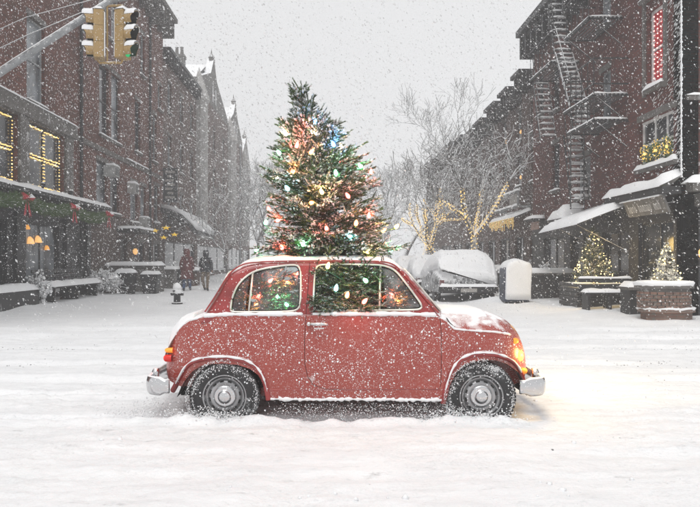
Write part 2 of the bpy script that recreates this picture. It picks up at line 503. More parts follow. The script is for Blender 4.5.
# churned snow crumbs lying on the road
def crumbs(name, n, sampler, size, label, mat, col=None, elong=1.0, seed=3):
    r = np.random.default_rng(seed)
    P = sampler(r, n)
    S = size[0] + (size[1] - size[0]) * r.random(len(P)) ** 2.2
    return P, S
def octas(P, S, D=None, el=1.0, r=rng):
    """small lumps: P centres, S radii, D long-axis directions, el elongation"""
    k = len(P)
    if D is None:
        D = r.normal(size=(k, 3))
    D = D / np.linalg.norm(D, axis=1, keepdims=True)
    up = r.normal(size=(k, 3))
    a = np.cross(D, up); a /= np.linalg.norm(a, axis=1, keepdims=True); b = np.cross(D, a)
    j = 0.65 + 0.7 * r.random((k, 6))
    S = np.asarray(S)[:, None]
    V = np.stack([P + D * S * el * j[:, :1], P + a * S * j[:, 1:2], P + b * S * j[:, 2:3], P - a * S * j[:, 3:4], P - b * S * j[:, 4:5], P - D * S * el * j[:, 5:6]], 1)
    F = np.array([[0, 1, 2], [0, 2, 3], [0, 3, 4], [0, 4, 1], [5, 2, 1], [5, 3, 2], [5, 4, 3], [5, 1, 4]])
    return V.reshape(-1, 3), (np.arange(k)[:, None, None] * 6 + F[None]).reshape(-1, 3)
r0 = np.random.default_rng(11)
n = 3500
cy = 4.2 + 12 * r0.random(n) ** 1.3
cx = (r0.random(n) - 0.5) * 26
pat = vnoise(cx * 0.5, cy * 2.0, 61) > 0.52
cx, cy = cx[pat], cy[pat]
cP = np.stack([cx, cy, ground_z(cx, cy) + 0.002], 1)
V, F = octas(cP, 0.006 + 0.022 * r0.random(len(cx)) ** 3, r=r0)
o = link('snow_clods', np_mesh('snow_clods', V, F), M['snow']); tag(o, 'small clods of churned snow scattered over the crossing', kind='stuff')
n = 9000
cx = (r0.random(n) - 0.5) * 26; cy = np.where(r0.random(n) < .75, r0.choice([8.62, 9.9, 11.6, 13.2, 14.6], n) + .12 * r0.normal(size=n), 4.3 + 10.5 * r0.random(n))
pat = (vnoise(cx * 0.7, cy * 1.2, 77) > 0.60) & ((cy > 8) | (r0.random(n) < .12))
cx, cy = cx[pat], cy[pat]
cP = np.stack([cx, cy, ground_z(cx, cy) + 0.001], 1)
V, F = octas(cP, 0.002 + 0.010 * r0.random(len(cx)) ** 2.5, r=r0)
M['grit'] = simple('road_grit', (0.22, 0.22, 0.22), 0.9, top=0.75)
o = link('road_grit', np_mesh('road_grit', V, F), M['grit']); tag(o, 'dark specks of slush and grit on the snow', kind='stuff')

# ================================================================ BUILDINGS
FL = Fr((-9, 0, 0), (0, 1, 0), (1, 0, 0))
FRt = Fr((8.2, 0, 0), (0, 1, 0), (-1, 0, 0))
FS = Fr((0, 17.5, 0), (1, 0, 0), (0, -1, 0))
def Lp(px, py=None):
    Y = 750 * 9 / (330 - px)
    return Y if py is None else (Y, 1.37 + (260 - py) * Y / 750)
def Rp(px, py=None, X=8.2):
    Y = 750 * X / (px - 330)
    return Y if py is None else (Y, 1.37 + (260 - py) * Y / 750)

def wall(parent, F, u0, u1, z0, z1, holes, mat, rev=0.2, name='wall', thick=0.4):
    us = sorted({u0, u1, *[h[0] for h in holes], *[h[1] for h in holes]})
    zs = sorted({z0, z1, *[h[2] for h in holes], *[h[3] for h in holes]})
    us = [u for u in us if u0 <= u <= u1]; zs = [z for z in zs if z0 <= z <= z1]
    mb = MB()
    for i in range(len(us) - 1):
        for j in range(len(zs) - 1):
            a, b, c, d = us[i], us[i + 1], zs[j], zs[j + 1]
            cu, cz = (a + b) / 2, (c + d) / 2
            if any(h[0] < cu < h[1] and h[2] < cz < h[3] for h in holes): continue
            mb.quad(F.p(a, c), F.p(b, c), F.p(b, d), F.p(a, d))
    for h in holes:
        a, b, c, d = h[:4]
        for (p, q) in (((a, c), (b, c)), ((b, c), (b, d)), ((b, d), (a, d)), ((a, d), (a, c))):
            mb.quad(F.p(*p), F.p(*q), F.p(*q, -rev), F.p(*p, -rev))
        mb.quad(F.p(a, c, -rev - .05), F.p(b, c, -rev - .05), F.p(b, d, -rev - .05), F.p(a, d, -rev - .05))
    mb.quad(F.p(u0, z0), F.p(u0, z1), F.p(u0, z1, -thick), F.p(u0, z0, -thick))
    mb.quad(F.p(u1, z0), F.p(u1, z1), F.p(u1, z1, -thick), F.p(u1, z0, -thick))
    mb.quad(F.p(u0, z1), F.p(u1, z1), F.p(u1, z1, -thick), F.p(u0, z1, -thick))
    return mb.build(name, mat, parent)

def window(parent, F, u0, u1, z0, z1, rows=2, cols=1, fm='frame', pm='pane', sill=True, lintel=True, lights=False, wreath=None, candle=False, snowsill=0.06, deep=0.0):
    w = 0.06
    D0, D1 = -0.17 - deep, -0.10 - deep
    mb = MB()
    mb.fbox(F, u0, u0 + w, z0, z1, D0, D1); mb.fbox(F, u1 - w, u1, z0, z1, D0, D1)
    mb.fbox(F, u0 + w, u1 - w, z0, z0 + w, D0, D1); mb.fbox(F, u0 + w, u1 - w, z1 - w, z1, D0, D1)
    du = (u1 - u0 - 2 * w) / cols; dz = (z1 - z0 - 2 * w) / rows
    for i in range(1, cols): mb.fbox(F, u0 + w + i * du - .025, u0 + w + i * du + .025, z0 + w, z1 - w, D0, D1 - .01)
    for j in range(1, rows): mb.fbox(F, u0 + w, u1 - w, z0 + w + j * dz - .025, z0 + w + j * dz + .025, D0 + .01, D1 - .004)
    fo = mb.build('window', M[fm], parent)
    for i in range(cols):
        for j in range(rows):
            MB().fbox(F, u0 + w + i * du, u0 + w + (i + 1) * du, z0 + w + j * dz, z0 + w + (j + 1) * dz, D0 + .02, D0 + .028).build('pane', M[pm if j or pm != 'pane_mix' else 'pane'], fo)
    if sill:
        s = MB().fbox(F, u0 - .08, u1 + .08, z0 - .1, z0 - .003, -.05, .1)
        s.snow(F, u0 - .07, u1 + .07, z0 - .003, -.05, .1, snowsill, 0.1, 1, seed=u0)
        s.build('sill', [M['stone'], M['snow']], fo)
    if lintel:
        MB().fbox(F, u0 - .06, u1 + .06, z1 + .003, z1 + .17, -.02, .035).build('lintel', M['stone'], fo)
    if lights:
        s = MB(); L = []
        for i in range(cols):
            for j in range(rows):
                a, b = u0 + w + i * du + .05, u0 + w + (i + 1) * du - .05
                c, d = z0 + w + j * dz + .05, z0 + w + (j + 1) * dz - .05
                nn = 14
                for k in range(nn): L += [(a + (b - a) * k / nn, c), (a + (b - a) * k / nn, d)]
                for k in range(int(nn * (d - c) / (b - a))): t = k / int(nn * (d - c) / (b - a)); L += [(a, c + (d - c) * t), (b, c + (d - c) * t)]
        for (a, c) in L:
            a += random.uniform(-.015, .015); c += random.uniform(-.015, .015)
            hw = .021
            s.fbox(F, a - hw, a + hw, c - .015, c + .015, D1 - .005, D1 + .022, 0 if random.random() < .85 else 1)
        s.build('string_light', [M['warm_str'], M['warm_hot']], fo, kind='stuff')
    if candle:
        cu = (u0 + u1) / 2
        s = MB().fbox(F, cu - .02, cu + .02, z0 + w, z0 + w + .25, D1, D1 + .03); s.build('candle', M['white_paint'], fo)
        g = MB(); g.lathe([(.001, -.07), (.055, -.03), (.06, .02), (.03, .08), (.001, .13)], F.p(cu, z0 + w + .33, D1 + .02), n=8); g.build('candle_flame', M['warm'], fo)
    return fo

def cornice(parent, F, u0, u1, z, depth=.5, h=.5, mat='dark_wood', br=0.7, snow=0.08):
    mb = MB()
    mb.fbox(F, u0, u1, z - h, z - h * .55, .003, depth * .45)
    mb.fbox(F, u0, u1, z - h * .55, z - h * .3, .003, depth * .7)
    mb.fbox(F, u0, u1, z - h * .3, z, .003, depth)
    mb.build('cornice', M[mat], parent)
    k = int((u1 - u0) / br)
    bb = MB()
    for i in range(k + 1):
        u = u0 + .08 + (u1 - u0 - .16) * i / max(1, k)
        bb.fbox(F, u - .06, u + .06, z - h * 1.45, z - h * .31, .005, depth * .78)
    bb.build('bracket', M[mat], parent, kind='stuff')
    MB().snow(F, u0, u1, z, -.1, depth, snow, .25, seed=u0).build('snow_cap', M['snow'], parent)

def solid_block(parent, x0, x1, y0, y1, z0, z1, mat, name='wall'):
    return MB().box(x0, x1, y0, y1, z0, z1).build(name, mat, parent)

# ---------------------------------------------------------------- left corner building
b1 = empty('brick_building', (-9, 12, 0), 'tall red brown brick building with a garlanded shopfront beside the traffic light', 'building')
upper = []
hl = []
def addw(lst, px0, px1, z0, z1, **k):
    a, b = (Lp(px0), Lp(px1)); lst.append((a, b, z0, z1, k))
wl = []
wl += [(15.0, 16.2, 6.15, 8.6, {}), (18.4, 19.6, 6.15, 8.6, {}), (22.25, 23.65, 6.15, 8.7, dict(pm='pane_grey')),
       (29.25, 30.5, 6.3, 9.1, dict(fm='frame_dark')), (30.85, 32.1, 6.3, 9.1, dict(fm='frame_dark', pm='pane_grey')), (34.6, 35.6, 6.4, 8.8, dict(fm='frame_dark')), (38.0, 38.9, 6.4, 8.8, {})]
wl += [(29.25, 30.5, 10.4, 12.6, {}), (30.85, 32.1, 10.4, 12.6, {}), (35.6, 36.4, 10.2, 12.2, {}), (22.25, 23.6, 10.4, 12.6, {}), (39.2, 40.0, 9.3, 10.6, dict(pm='pane_grey'))]
wl += [(17.4, 18.6, 3.55, 5.5, dict(lights=True, cols=1, fm='dark_wood', sill=False)), (20.15, 21.55, 3.55, 5.55, dict(lights=True, cols=1, fm='dark_wood', sill=False)),
       (22.35, 25.3, 3.55, 5.55, dict(lights=True, cols=2, fm='dark_wood', sill=False)),
       (28.9, 30.3, 3.3, 5.25, dict(fm='frame_dark', pm='pane_grey')), (30.7, 32.0, 3.3, 5.25, dict(fm='frame_dark')), (33.8, 35.0, 3.1, 4.9, dict(pm='pane_grey')), (35.6, 36.6, 3.1, 4.9, dict(pm='pane_grey')), (38.3, 39.5, 3.3, 5.2, {})]
gl = [(13.2, 15.8, .5, 2.5), (18.0, 20.9, .35, 2.5), (22.2, 24.9, .35, 2.5), (32.2, 33.2, .1, 2.3), (35.2, 36.4, .7, 2.2), (38.2, 39.6, .7, 2.2)]
wall(b1, FL, 12, 40.4, 3.2, 14.0, [w[:4] for w in wl], M['brick_l'])
wall(b1, FL, 12, 28.0, -.3, 3.2, gl[:3], M['dark_wood'], name='shopfront')
wall(b1, FL, 28.0, 40.4, -.3, 3.2, gl[3:], M['brick_pier'])
solid_block(b1, -24, -9.45, 12.02, 40.38, -.3, 13.8, M['brick_l'])
for (a, b, c, d, k) in wl: window(b1, FL, a, b, c, d, **k)
for (a, b, c, d) in gl[:3]:
    window(b1, FL, a, b, c, d, rows=1, cols=2, fm='dark_wood', lintel=False, pm='pane_grey' if a > 21 else 'pane')
for (a, b, c, d) in gl[4:]:
    window(b1, FL, a, b, c, d, fm='frame_dark')
MB().fbox(FL, 32.25, 33.15, -.1, 2.28, -.18, -.1).build('door', M['dark_wood'], b1)
# stone band over the lit windows, frieze and pilasters of the shop
mb = MB(); mb.fbox(FL, 19.6, 26.4, 5.6, 6.05, .004, .12); mb.fbox(FL, 21.62, 22.28, 3.5, 5.6, .004, .08); mb.fbox(FL, 25.4, 26.1, 3.5, 5.6, .004, .08)
mb.fbox(FL, 26.4, 40.3, 5.62, 5.82, .004, .06)
mb.snow(FL, 19.6, 26.4, 6.05, .004, .12, .05, .2, 1)
mb.snow(FL, 33, 36.9, 5.82, .004, .10, .07, .2, 1)
mb.build('stone_band', [M['stone'], M['snow']], b1)
mb = MB(); mb.fbox(FL, 12, 28.9, 2.75, 3.28, .003, .22); mb.fbox(FL, 12, 29.1, 3.281, 3.40, .003, .5)
for u in (12.1, 16.4, 17.4, 21.3, 25.3, 27.5): mb.fbox(FL, u, u + .35, -.2, 2.75, .003, .12)
mb.snow(FL, 12, 29.1, 3.40, .003, .52, .12, .25, 1, seed=3)
mb.build('shop_cornice', [M['dark_wood'], M['snow']], b1)
cornice(b1, FL, 12, 40.4, 14.3, .8, .7, 'stone', 1.2)
MB().box(-24, -8.5, 12, 40.4, 14.3, 14.34).build('roof', M['snow'], b1)
for u in (26.9, 37.2):
    MB().tube([FL.p(u, 0, .09), FL.p(u, 13.5, .09)], .06, 8).build('drainpipe', M['dark'], b1)
# mullioned upstand posts with snow on the shop ledge (the dark urns)
for u in (18.5, 22.6, 25.0):
    mb = MB(); mb.lathe([(.05, 0), (.07, .04), (.03, .09), (.08, .17), (.07, .24), (.001, .30)], FL.p(u, 3.44, .35), n=10)
    o = mb.build('ledge_finial', M['dark'], b1)
# hanging warm lamps behind the shop glass
for (u, z, s) in ((22.75, 1.95, .13), (23.35, 2.0, .13), (22.55, 2.35, .08), (24.1, 1.75, .09)):
    mb = MB(); mb.lathe([(.03, s), (s * .8, s * .4), (s * 1.1, -s * .7), (.02, -s * .5)], FL.p(u, z, -.105), n=12, m=0)
    mb.tube([FL.p(u, z + s, -.1), FL.p(u, 2.44, -.1)], .008, 4, 1)
    mb.build('shop_lamp', [M['amber'] if s < .1 else M['warm'], M['dark']], b1)
# garland and bows
M['garland'] = simple('garland_green', (0.09, 0.15, 0.05), 0.8, top=0.7, speck=0.15)
def needle_cloud(P, Dv, length, width, r):
    """P base points, Dv directions: one thin kite of two faces per needle"""
    k = len(P)
    Dv = Dv / np.maximum(np.linalg.norm(Dv, axis=1, keepdims=True), 1e-9)
    a = np.cross(Dv, r.normal(size=(k, 3))); a /= np.maximum(np.linalg.norm(a, axis=1, keepdims=True), 1e-9)
    L = (np.asarray(length) * (0.7 + 0.6 * r.random(k)))[:, None]; W = width
    V = np.stack([P, P + Dv * L * .45 + a * W, P + Dv * L, P + Dv * L * .45 - a * W], 1).reshape(-1, 3)
    return V, np.arange(4 * k).reshape(-1, 4)
def garland(points, label, rad=.17, dens=2200, nm='garland', sag=.16):
    root = empty(nm, points[0], label, 'garland')
    r = np.random.default_rng(5); segs = []
    for a, b in zip(points[:-1], points[1:]):
        a = Vector(a); b = Vector(b)
        for k in range(12):
            t0, t1 = k / 12, (k + 1) / 12
            f = lambda t: a.lerp(b, t) - Vector((0, 0, sag * 4 * t * (1 - t)))
            segs.append((f(t0), f(t1)))
    P = []; D = []
    for (p, q) in segs:
        L = (q - p).length; k = int(L * dens)
        t = r.random(k)[:, None]
        P.append(np.array(p)[None] * (1 - t) + np.array(q)[None] * t + r.normal(size=(k, 3)) * rad * .25); D.append(r.normal(size=(k, 3)))
    P = np.concatenate(P); D = np.concatenate(D)
    V, F = needle_cloud(P, D, rad, .012, r)
    V -= np.array(root.location)
    link('needles', np_mesh('needles', V, F), M['garland'], root)['kind'] = 'stuff'
    return root
gp = [FL.p(u, z, .56) for u, z in ((15.5, 3.02), (20.6, 3.05), (24.4, 3.04), (28.2, 3.02))]
garland(gp, 'green garland draped in swags under the snowy shop ledge')
def bow(p, s, label, group):
    s = s * 1.3
    root = empty('ribbon_bow', p, label, 'bow', group)
    p = Vector(p)
    for sg in (-1, 1):
        mb = MB()
        pts = [p + Vector((0.03 * math.sin(t * PI), sg * s * .55 * math.sin(t * PI * .98) * (1 if t < .5 else 1), s * .34 * math.sin(2 * PI * t * .9) + .1 * s * math.sin(PI * t))) for t in np.linspace(0, 1, 9)]
        a = p; b1_ = p + Vector((.02, sg * s * .55, s * .32)); c = p + Vector((.02, sg * s * .6, -s * .12)); ce = p + Vector((.10 * s / .3, sg * s * .35, s * .08))
        mb.add([a + Vector((.02, 0, .03)), b1_, c, a + Vector((.02, 0, -.03)), ce], [(0, 1, 4), (1, 2, 4), (2, 3, 4), (3, 0, 4)])
        mb.add([a + Vector((-.02, 0, .03)), b1_ + Vector((-.04, 0, 0)), c + Vector((-.04, 0, 0)), a + Vector((-.02, 0, -.03))], [(0, 1, 2, 3)])
        mb.build('loop', M['ribbon'], root)
        mb = MB(); q = p + Vector((.02, sg * .01, -.02))
        mb.fbox(Fr(q, (0, sg * .35, -1), (1, 0, 0)), 0, s * .8, -.0, .0, 0, .01)
        mb = MB()
        mb.add([q, q + Vector((0, sg * s * .12, 0)), q + Vector((.02, sg * s * .48, -s * .85)), q + Vector((.02, sg * s * .22, -s * .75)), q + Vector((.02, sg * s * .2, -s * .95))], [(0, 1, 2, 3), (0, 3, 4)])
        mb.build('tail', M['ribbon'], root)
    MB().lathe([(.001, -.045), (.04, -.03), (.05, 0), (.04, .03), (.001, .045)], p + Vector((.04, 0, 0)), n=8).build('knot', M['ribbon'], root)
for u, lab in ((20.6, 'red ribbon bow at the near end of the garland, left of the lamp-lit shop window'), (24.4, 'red ribbon bow at the middle of the garland, over the lamp-lit shop window'), (28.2, 'red ribbon bow at the far end of the garland, over the brown brick pier')):
    bow(FL.p(u, 3.05, .66), .42, lab, 'red bows on the shop garland')

# things along the left pavement
def ac(F, u, z, lab):
    root = empty('air_conditioner', F.p(u, z, .2), lab, 'air conditioner', 'window air conditioners')
    mb = MB(); mb.fbox(F, u - .33, u + .33, z, z + .42, -.08, .38); mb.build('casing', M['ac'], root)
    g = MB()
    for i in range(7): g.fbox(F, u - .29, u + .29, z + .05 + i * .048, z + .072 + i * .048, .384, .40)
    g.build('grille', M['frame_dark'], root)
    MB().snow(F, u - .33, u + .33, z + .42, -.05, .38, .08, .08, seed=u).build('snow_cap', M['snow'], root)
ac(FL, 30.4, 4.75, 'snow-capped air conditioner high beside the dark window past the garland')
ac(FL, 33.6, 4.35, 'snow-capped air conditioner between the two grey windows above the entrance')
ac(FL, 35.6, 2.95, 'low snow-capped air conditioner just over the gold ornament canopy')
# entrance canopy with snow and gold stars
cn = empty('entrance_canopy', FL.p(32.7, 2.5, 0), 'dark entrance canopy edged with snow over the warm lit doorway', 'canopy')
mb = MB(); mb.fbox(FL, 31.6, 34.6, 2.55, 2.7, .004, 1.0); mb.snow(FL, 31.6, 34.6, 2.7, .02, 1.0, .1, .15, 1); mb.build('canopy_board', [M['dark_wood'], M['snow']], cn)
for u in (31.8, 34.4): MB().tube([FL.p(u, 2.5, .9), FL.p(u, 2.5 - .7, .02)], .025, 6).build('bracket', M['dark'], cn)
st = empty('gold_ornament', FL.p(34.9, 2.4, 1.1), 'lit yellow star and leaf ornament on the end of the canopy', 'ornament')
M['gold'] = glow('gold_lit', (.95, .62, .06), .32)
for q, (du, dz, s) in enumerate(((-.35, .2, .3), (.1, .35, .34), (.45, .05, .3), (0, -.1, .3))):
    c = FL.p(34.6 + du, 2.75 + dz, 1.08)
    s *= .45; c = c + Vector((du * .9 + .3, -.2, -.25)); vs = [c + Vector((0, -.12, 0)), c + Vector((0, .02, 0))]
    for k in range(10):
        rr = s * (1 if k % 2 == 0 else .4); vs.append(c + Vector((0, 0, 0)) if False else c + Vector((rr * 1.5 * math.cos(k * PI / 5 + .3), -.05, rr * .8 * math.sin(k * PI / 5 + .3))))
    mb = MB(); mb.add(vs, [(0, 2 + k, 2 + (k + 1) % 10) for k in range(10)] + [(1, 2 + (k + 1) % 10, 2 + k) for k in range(10)])
    mb.build('star', M['gold'], st)
lp = empty('door_lamp', FL.p(33.7, 1.9, .2), 'small warm lantern glowing beside the left doorway', 'lamp')
MB().lathe([(.02, -.14), (.1, -.08), (.12, .06), (.05, .14)], FL.p(33.9, 1.75, .2), n=8).build('lamp_glass', M['warm'], lp)
MB().fbox(FL, 33.87, 33.93, 1.85, 1.95, .004, .22).build('bracket', M['dark'], lp)
# round snowy shop awning further up
aw = empty('shop_awning', FL.p(42, 3.2, 0), 'snow-laden rounded shop awning behind the two walkers', 'awning')
rings = []
for u in np.linspace(39.8, 47.0, 12):
    pr = [(0.01, 4.15), (.5, 4.05), (1.1, 3.75), (1.6, 3.25), (1.8, 2.75), (1.75, 2.75), (1.5, 3.15), (1.0, 3.6), (.01, 3.9)]
    rings.append([FL.p(u, z - .02 * (u - 39.8), d) for d, z in pr])
MB().loft(rings).build('canvas', M['frame_dark'], aw)
rings = []
for u in np.linspace(39.85, 46.9, 16):
    nz = float(vnoise(u * 2, 0, 9)) * .06
    pr = [(0.02, 4.17), (.02, 4.36 + nz), (.55, 4.24 + nz), (1.2, 3.92 + nz), (1.7, 3.38 + nz), (1.9, 2.98), (1.66, 3.26), (1.14, 3.78), (.52, 4.07)]
    rings.append([FL.p(u, z - .02 * (u - 39.8), d) for d, z in pr])
MB().loft(rings).build('snow_layer', M['snow'], aw, smooth=True)
sg = empty('blade_sign', FL.p(39.5, 4.6, .3), 'tall narrow dark hanging sign on the brick front, unreadable through the snow', 'sign')
MB().fbox(FL, 39.3, 39.45, 4.4, 6.2, .25, 1.0).build('board', M['frame_dark'], sg)
mb = MB()
for k in range(7): mb.fbox(Fr((-9, 39.3, 0), (1, 0, 0), (0, -1, 0)), .36 + .1 * (k % 2), .86 - .06 * (k % 3), 4.6 + k * .22, 4.72 + k * .22, .003, .01)
mb.build('faded_lettering', M['cream'], sg, kind='stuff')
MB().fbox(FL, 39.35, 39.4, 6.05, 6.1, .0, .25).build('bracket', M['dark'], sg)

# stoop walls, bins, planters on the left pavement
def stoop(x0, x1, y0, y1, h, lab, nm='stoop_wall', cat='low wall', mat='dark_wood', sn=.12, group=None):
    z = gz((x0 + x1) / 2, (y0 + y1) / 2)
    root = empty(nm, ((x0 + x1) / 2, (y0 + y1) / 2, z), lab, cat, group)
    MB().box(x0, x1, y0, y1, z - .2, z + h).build('body', M[mat], root)
    MB().box(x0 - .05, x1 + .05, y0 - .05, y1 + .05, z + h + .001, z + h + .07).build('coping', M['stone'], root)
    MB().snow(WORLD, x0 - .05, x1 + .05, z + h + .07, y0 - .05, y1 + .05, sn, .12, seed=x0).build('snow_cap', M['snow'], root)
    return root
stoop(-9.0, -6.9, 30.0, 31.2, .95, 'dark stoop wall with a thick snow coping below the entrance canopy', mat='stone')
stoop(-8.8, -7.9, 27.4, 28.6, .5, 'low stone block capped with snow beside the frosted shrub', mat='stone')
stoop(-8.9, -7.0, 33.6, 34.3, .75, 'shorter snowy stoop wall next to the walkers', mat='stone')
stoop(-8.8, -6.6, 37.2, 38.0, .7, 'far snowy stoop wall beyond the walkers', mat='brick_l2')
def bin_(x, y, s, lab):
    z = gz(x, y); root = empty('rubbish_bin', (x, y, z), lab, 'bin', 'bins along the brick front')
    mb = MB(); mb.loft([[Vector((x + a * w, y + b * w, z + h)) for a, b in ((-1, -1), (1, -1), (1, 1), (-1, 1))] for w, h in ((s * .36, 0), (s * .45, s * 1.0))]); mb.build('bin_body', M['dark'], root)
    MB().box(x - s * .48, x + s * .48, y - s * .48, y + s * .48, z + s * 1.001, z + s * 1.07).build('lid', M['dark'], root)
    MB().snow(WORLD, x - s * .46, x + s * .46, z + s * 1.07, y - s * .46, y + s * .46, .12, .08, seed=x).build('snow_cap', M['snow'], root)
bin_(-7.7, 28.3, .75, 'dark bin with snow on its lid nearest the frosted shrub')
bin_(-6.9, 28.9, .7, 'dark bin with snow on its lid between stoop wall and hydrant')
bin_(-7.2, 36.0, .8, 'dark bin with snow on its lid behind the person in red')
bn = empty('street_bench', (-8.0, 23.6, 0), 'dark bench with a snow-covered plank seat in front of the shop window', 'bench')
zb = gz(-8, 23.6)
for k in range(3): MB().box(-8.5 + .2 * k, -8.34 + .2 * k, 21.6, 26.0, zb + .42, zb + .46).build('slat', M['dark_wood'], bn)
for k in range(3): MB().box(-8.62, -8.58, 21.6, 26.0, zb + .55 + k * .15, zb + .65 + k * .15).build('slat', M['dark_wood'], bn)
for yy in (21.8, 23.8, 25.7): MB().box(-8.57, -8.0, yy, yy + .08, zb - .2, zb + .415).build('leg', M['dark'], bn)
MB().snow(WORLD, -8.52, -7.92, zb + .46, 21.6, 26.0, .12, .12, seed=2).build('snow_cap', M['snow'], bn)
bx = empty('planter_box', (-8.4, 19.5, 0), 'dark wooden planter trough piled with snow by the near shop window', 'planter')
MB().box(-8.85, -8.1, 17.6, 20.9, -.1, .55).build('trough', M['dark_wood'], bx)
MB().snow(WORLD, -8.85, -8.1, .55, 17.6, 20.9, .14, .12, seed=6).build('snow_cap', M['snow'], bx)

def shrub(x, y, z, r, h, lab, n=420, frosty=True, nm='frosted_shrub', cat='shrub', seed=1, group=None):
    root = empty(nm, (x, y, z), lab, cat, group)
    rr = np.random.default_rng(seed)
    P0 = []; P1 = []; R0 = []; R1 = []
    for i in range(n // 6):
        d = rr.normal(size=3) * [1, 1, .5]; d[2] = abs(d[2]) + .5; d /= np.linalg.norm(d)
        p = np.array([0, 0, 0.0]); q = p + d * [r, r, h] * (.5 + .5 * rr.random())
        P0.append(p); P1.append(q); R0.append(.012); R1.append(.006)
        for k in range(8):
            t = .35 + .65 * rr.random(); s = p + (q - p) * t; e = s + (rr.normal(size=3) * .5 + d * .4) * r * .4
            P0.append(s); P1.append(e); R0.append(.012); R1.append(.008)
    V, F = tubes(P0, P1, R0, R1, 3)
    link('twigs', np_mesh('twigs', V, F), M['bark_frost'], root)['kind'] = 'stuff'
    C = np.array(P1); C = np.repeat(C, 2, 0) + rr.normal(size=(len(C) * 2, 3)) * .03
    V, F = octas(C, .018 + .03 * rr.random(len(C)), r=rr)
    link('snow_tufts', np_mesh('snow_tufts', V, F), M['snow'], root)['kind'] = 'stuff'
shrub(-8.2, 26.9, .3, .7, .75, 'frost-white shrub at the end of the snowy bench', seed=2)
shrub(-8.3, 21.2, .35, .4, .6, 'small frosted shrub beside the shop pilaster', seed=3, n=260)

# ---------------------------------------------------------------- second and gabled buildings on the left
def plain_building(name, F, u0, u1, zt, mat, lab, rows, cols, depth=12, roofz=None, gable=None, wh=1.7, ww=1.0, corn=True, z0=3.6, dz=3.2, shop=True, lit=(), back=None, fm='frame', cmat='stone', cg=0.0, cd=.42):
    root = empty(name, F.p((u0 + u1) / 2, 0, 0), lab, 'building', 'houses lining the snowy street' if False else None)
    holes = []
    for r_ in range(rows):
        for c in range(cols):
            u = u0 + (u1 - u0) * (c + .5) / cols; z = z0 + r_ * dz
            holes.append((u - ww / 2, u + ww / 2, z, z + wh))
    gh = [(u0 + .5, u1 - .5, .6, 2.4)] if shop else []
    wall(root, F, u0 + .002, u1 - .002, -.3, zt, holes + gh, M[mat])
    B = MB().fbox(F, u0 + .01, u1 - .01, -.3, zt - .02, -depth, -.42); B.build('side_wall', M[mat], root)
    for i, h in enumerate(holes):
        window(root, F, *h, fm=fm, pm='pane_grey' if (i * 7) % 3 == 0 else 'pane', candle=(i in lit))
    for h in gh: window(root, F, *h, rows=1, cols=3, fm='frame_dark', lintel=False)
    if corn: cornice(root, F, u0 + cg, u1, zt + .25, cd, .5, cmat, .6)
    return root
b2 = plain_building('brick_building', FL, 40.4, 50.4, 12.6, 'brick_l2', 'dark brick townhouse between the corner building and the first gabled house', 3, 3, dz=3.0, cmat='dark_wood')
def gabled(u0, u1, ze, za, lab, mat):
    uc = (u0 + u1) / 2 + .0
    root = plain_building('gabled_house', FL, u0, u1, ze, mat, lab, 3, 3, corn=False, dz=3.1, fm='frame')
    mb = MB()   # stepped, peaked gable wall
    pts = [(u0, ze), (u1, ze), (u1, ze + .6), (uc + 1.5, ze + (za - ze) * .62), (uc + .5, za - .5), (uc, za), (uc - .5, za - .5), (uc - 1.5, ze + (za - ze) * .62), (u0, ze + .6)]
    n = len(pts)
    mb.add([FL.p(u, z + .003, 0) for u, z in pts] + [FL.p(u, z + .003, -.5) for u, z in pts], [tuple(range(n)), tuple(range(2 * n - 1, n - 1, -1))] + [(i, i + n, (i + 1) % n + n, (i + 1) % n) for i in range(n)])
    mb.build('gable', M['stone'], root)
    r = MB()
    for s in (-1, 1):
        a = uc + s * (u1 - u0) / 2 * 1.0
        r.quad(FL.p(a, ze + .1, -.5), FL.p(uc, za - .45, -.5), FL.p(uc, za - .45, -12), FL.p(a, ze + .1, -12))
    r.build('roof', M['snow'], root)
    f = MB().lathe([(.28, 0), (.2, .3), (.25, .4), (.06, .7), (.001, 1.1)], FL.p(uc, za - .3, -.2), n=8); f.build('finial', M['stone'], root)
    c = MB(); c.box(-10.6, -9.9, u0 + .3, u0 + 1.0, ze, ze + 2.0); c.box(-10.65, -9.85, u0 + .25, u0 + 1.05, ze + 2.001, ze + 2.2)
    for q in (-10.42, -10.08): c.lathe([(.13, 0), (.1, .5), (.14, .55)], (q, u0 + .65, ze + 2.2), n=8)
    c.build('chimney', M['stone'], root)
    t = MB(); t.lathe([(.55, 2.8), (.6, 3.2), (.6, ze - 1.2), (.75, ze - .9), (.001, ze + 1.4)], FL.p(u0 + .6, 0, .1), n=10); t.build('turret', M['pale_stone'], root)
    for s in (-1, 1):
        w = MB(); w.fbox(FL, uc + s * .7 - .35, uc + s * .7 + .35, ze + .4, ze + 1.6, .006, .03); w.build('gable_window', M['pane'], root)
    return root
gabled(50.4, 66.0, 13.1, 17.0, 'first steep gabled house with a spire beyond the dark brick townhouse', 'brick_l2')
gabled(66.0, 77.0, 12.8, 16.4, 'second, fainter gabled house with a spire further up the street', 'brick_l2')
gabled(77.0, 84.0, 11.6, 14.6, 'third gabled house, almost lost in the falling snow', 'brick_l2')
0 and plain_building('brick_building', FL, 87.0, 120.0, 11.0, 'brick_l2', 'last building of the left row, a pale shape in the haze', 3, 8)

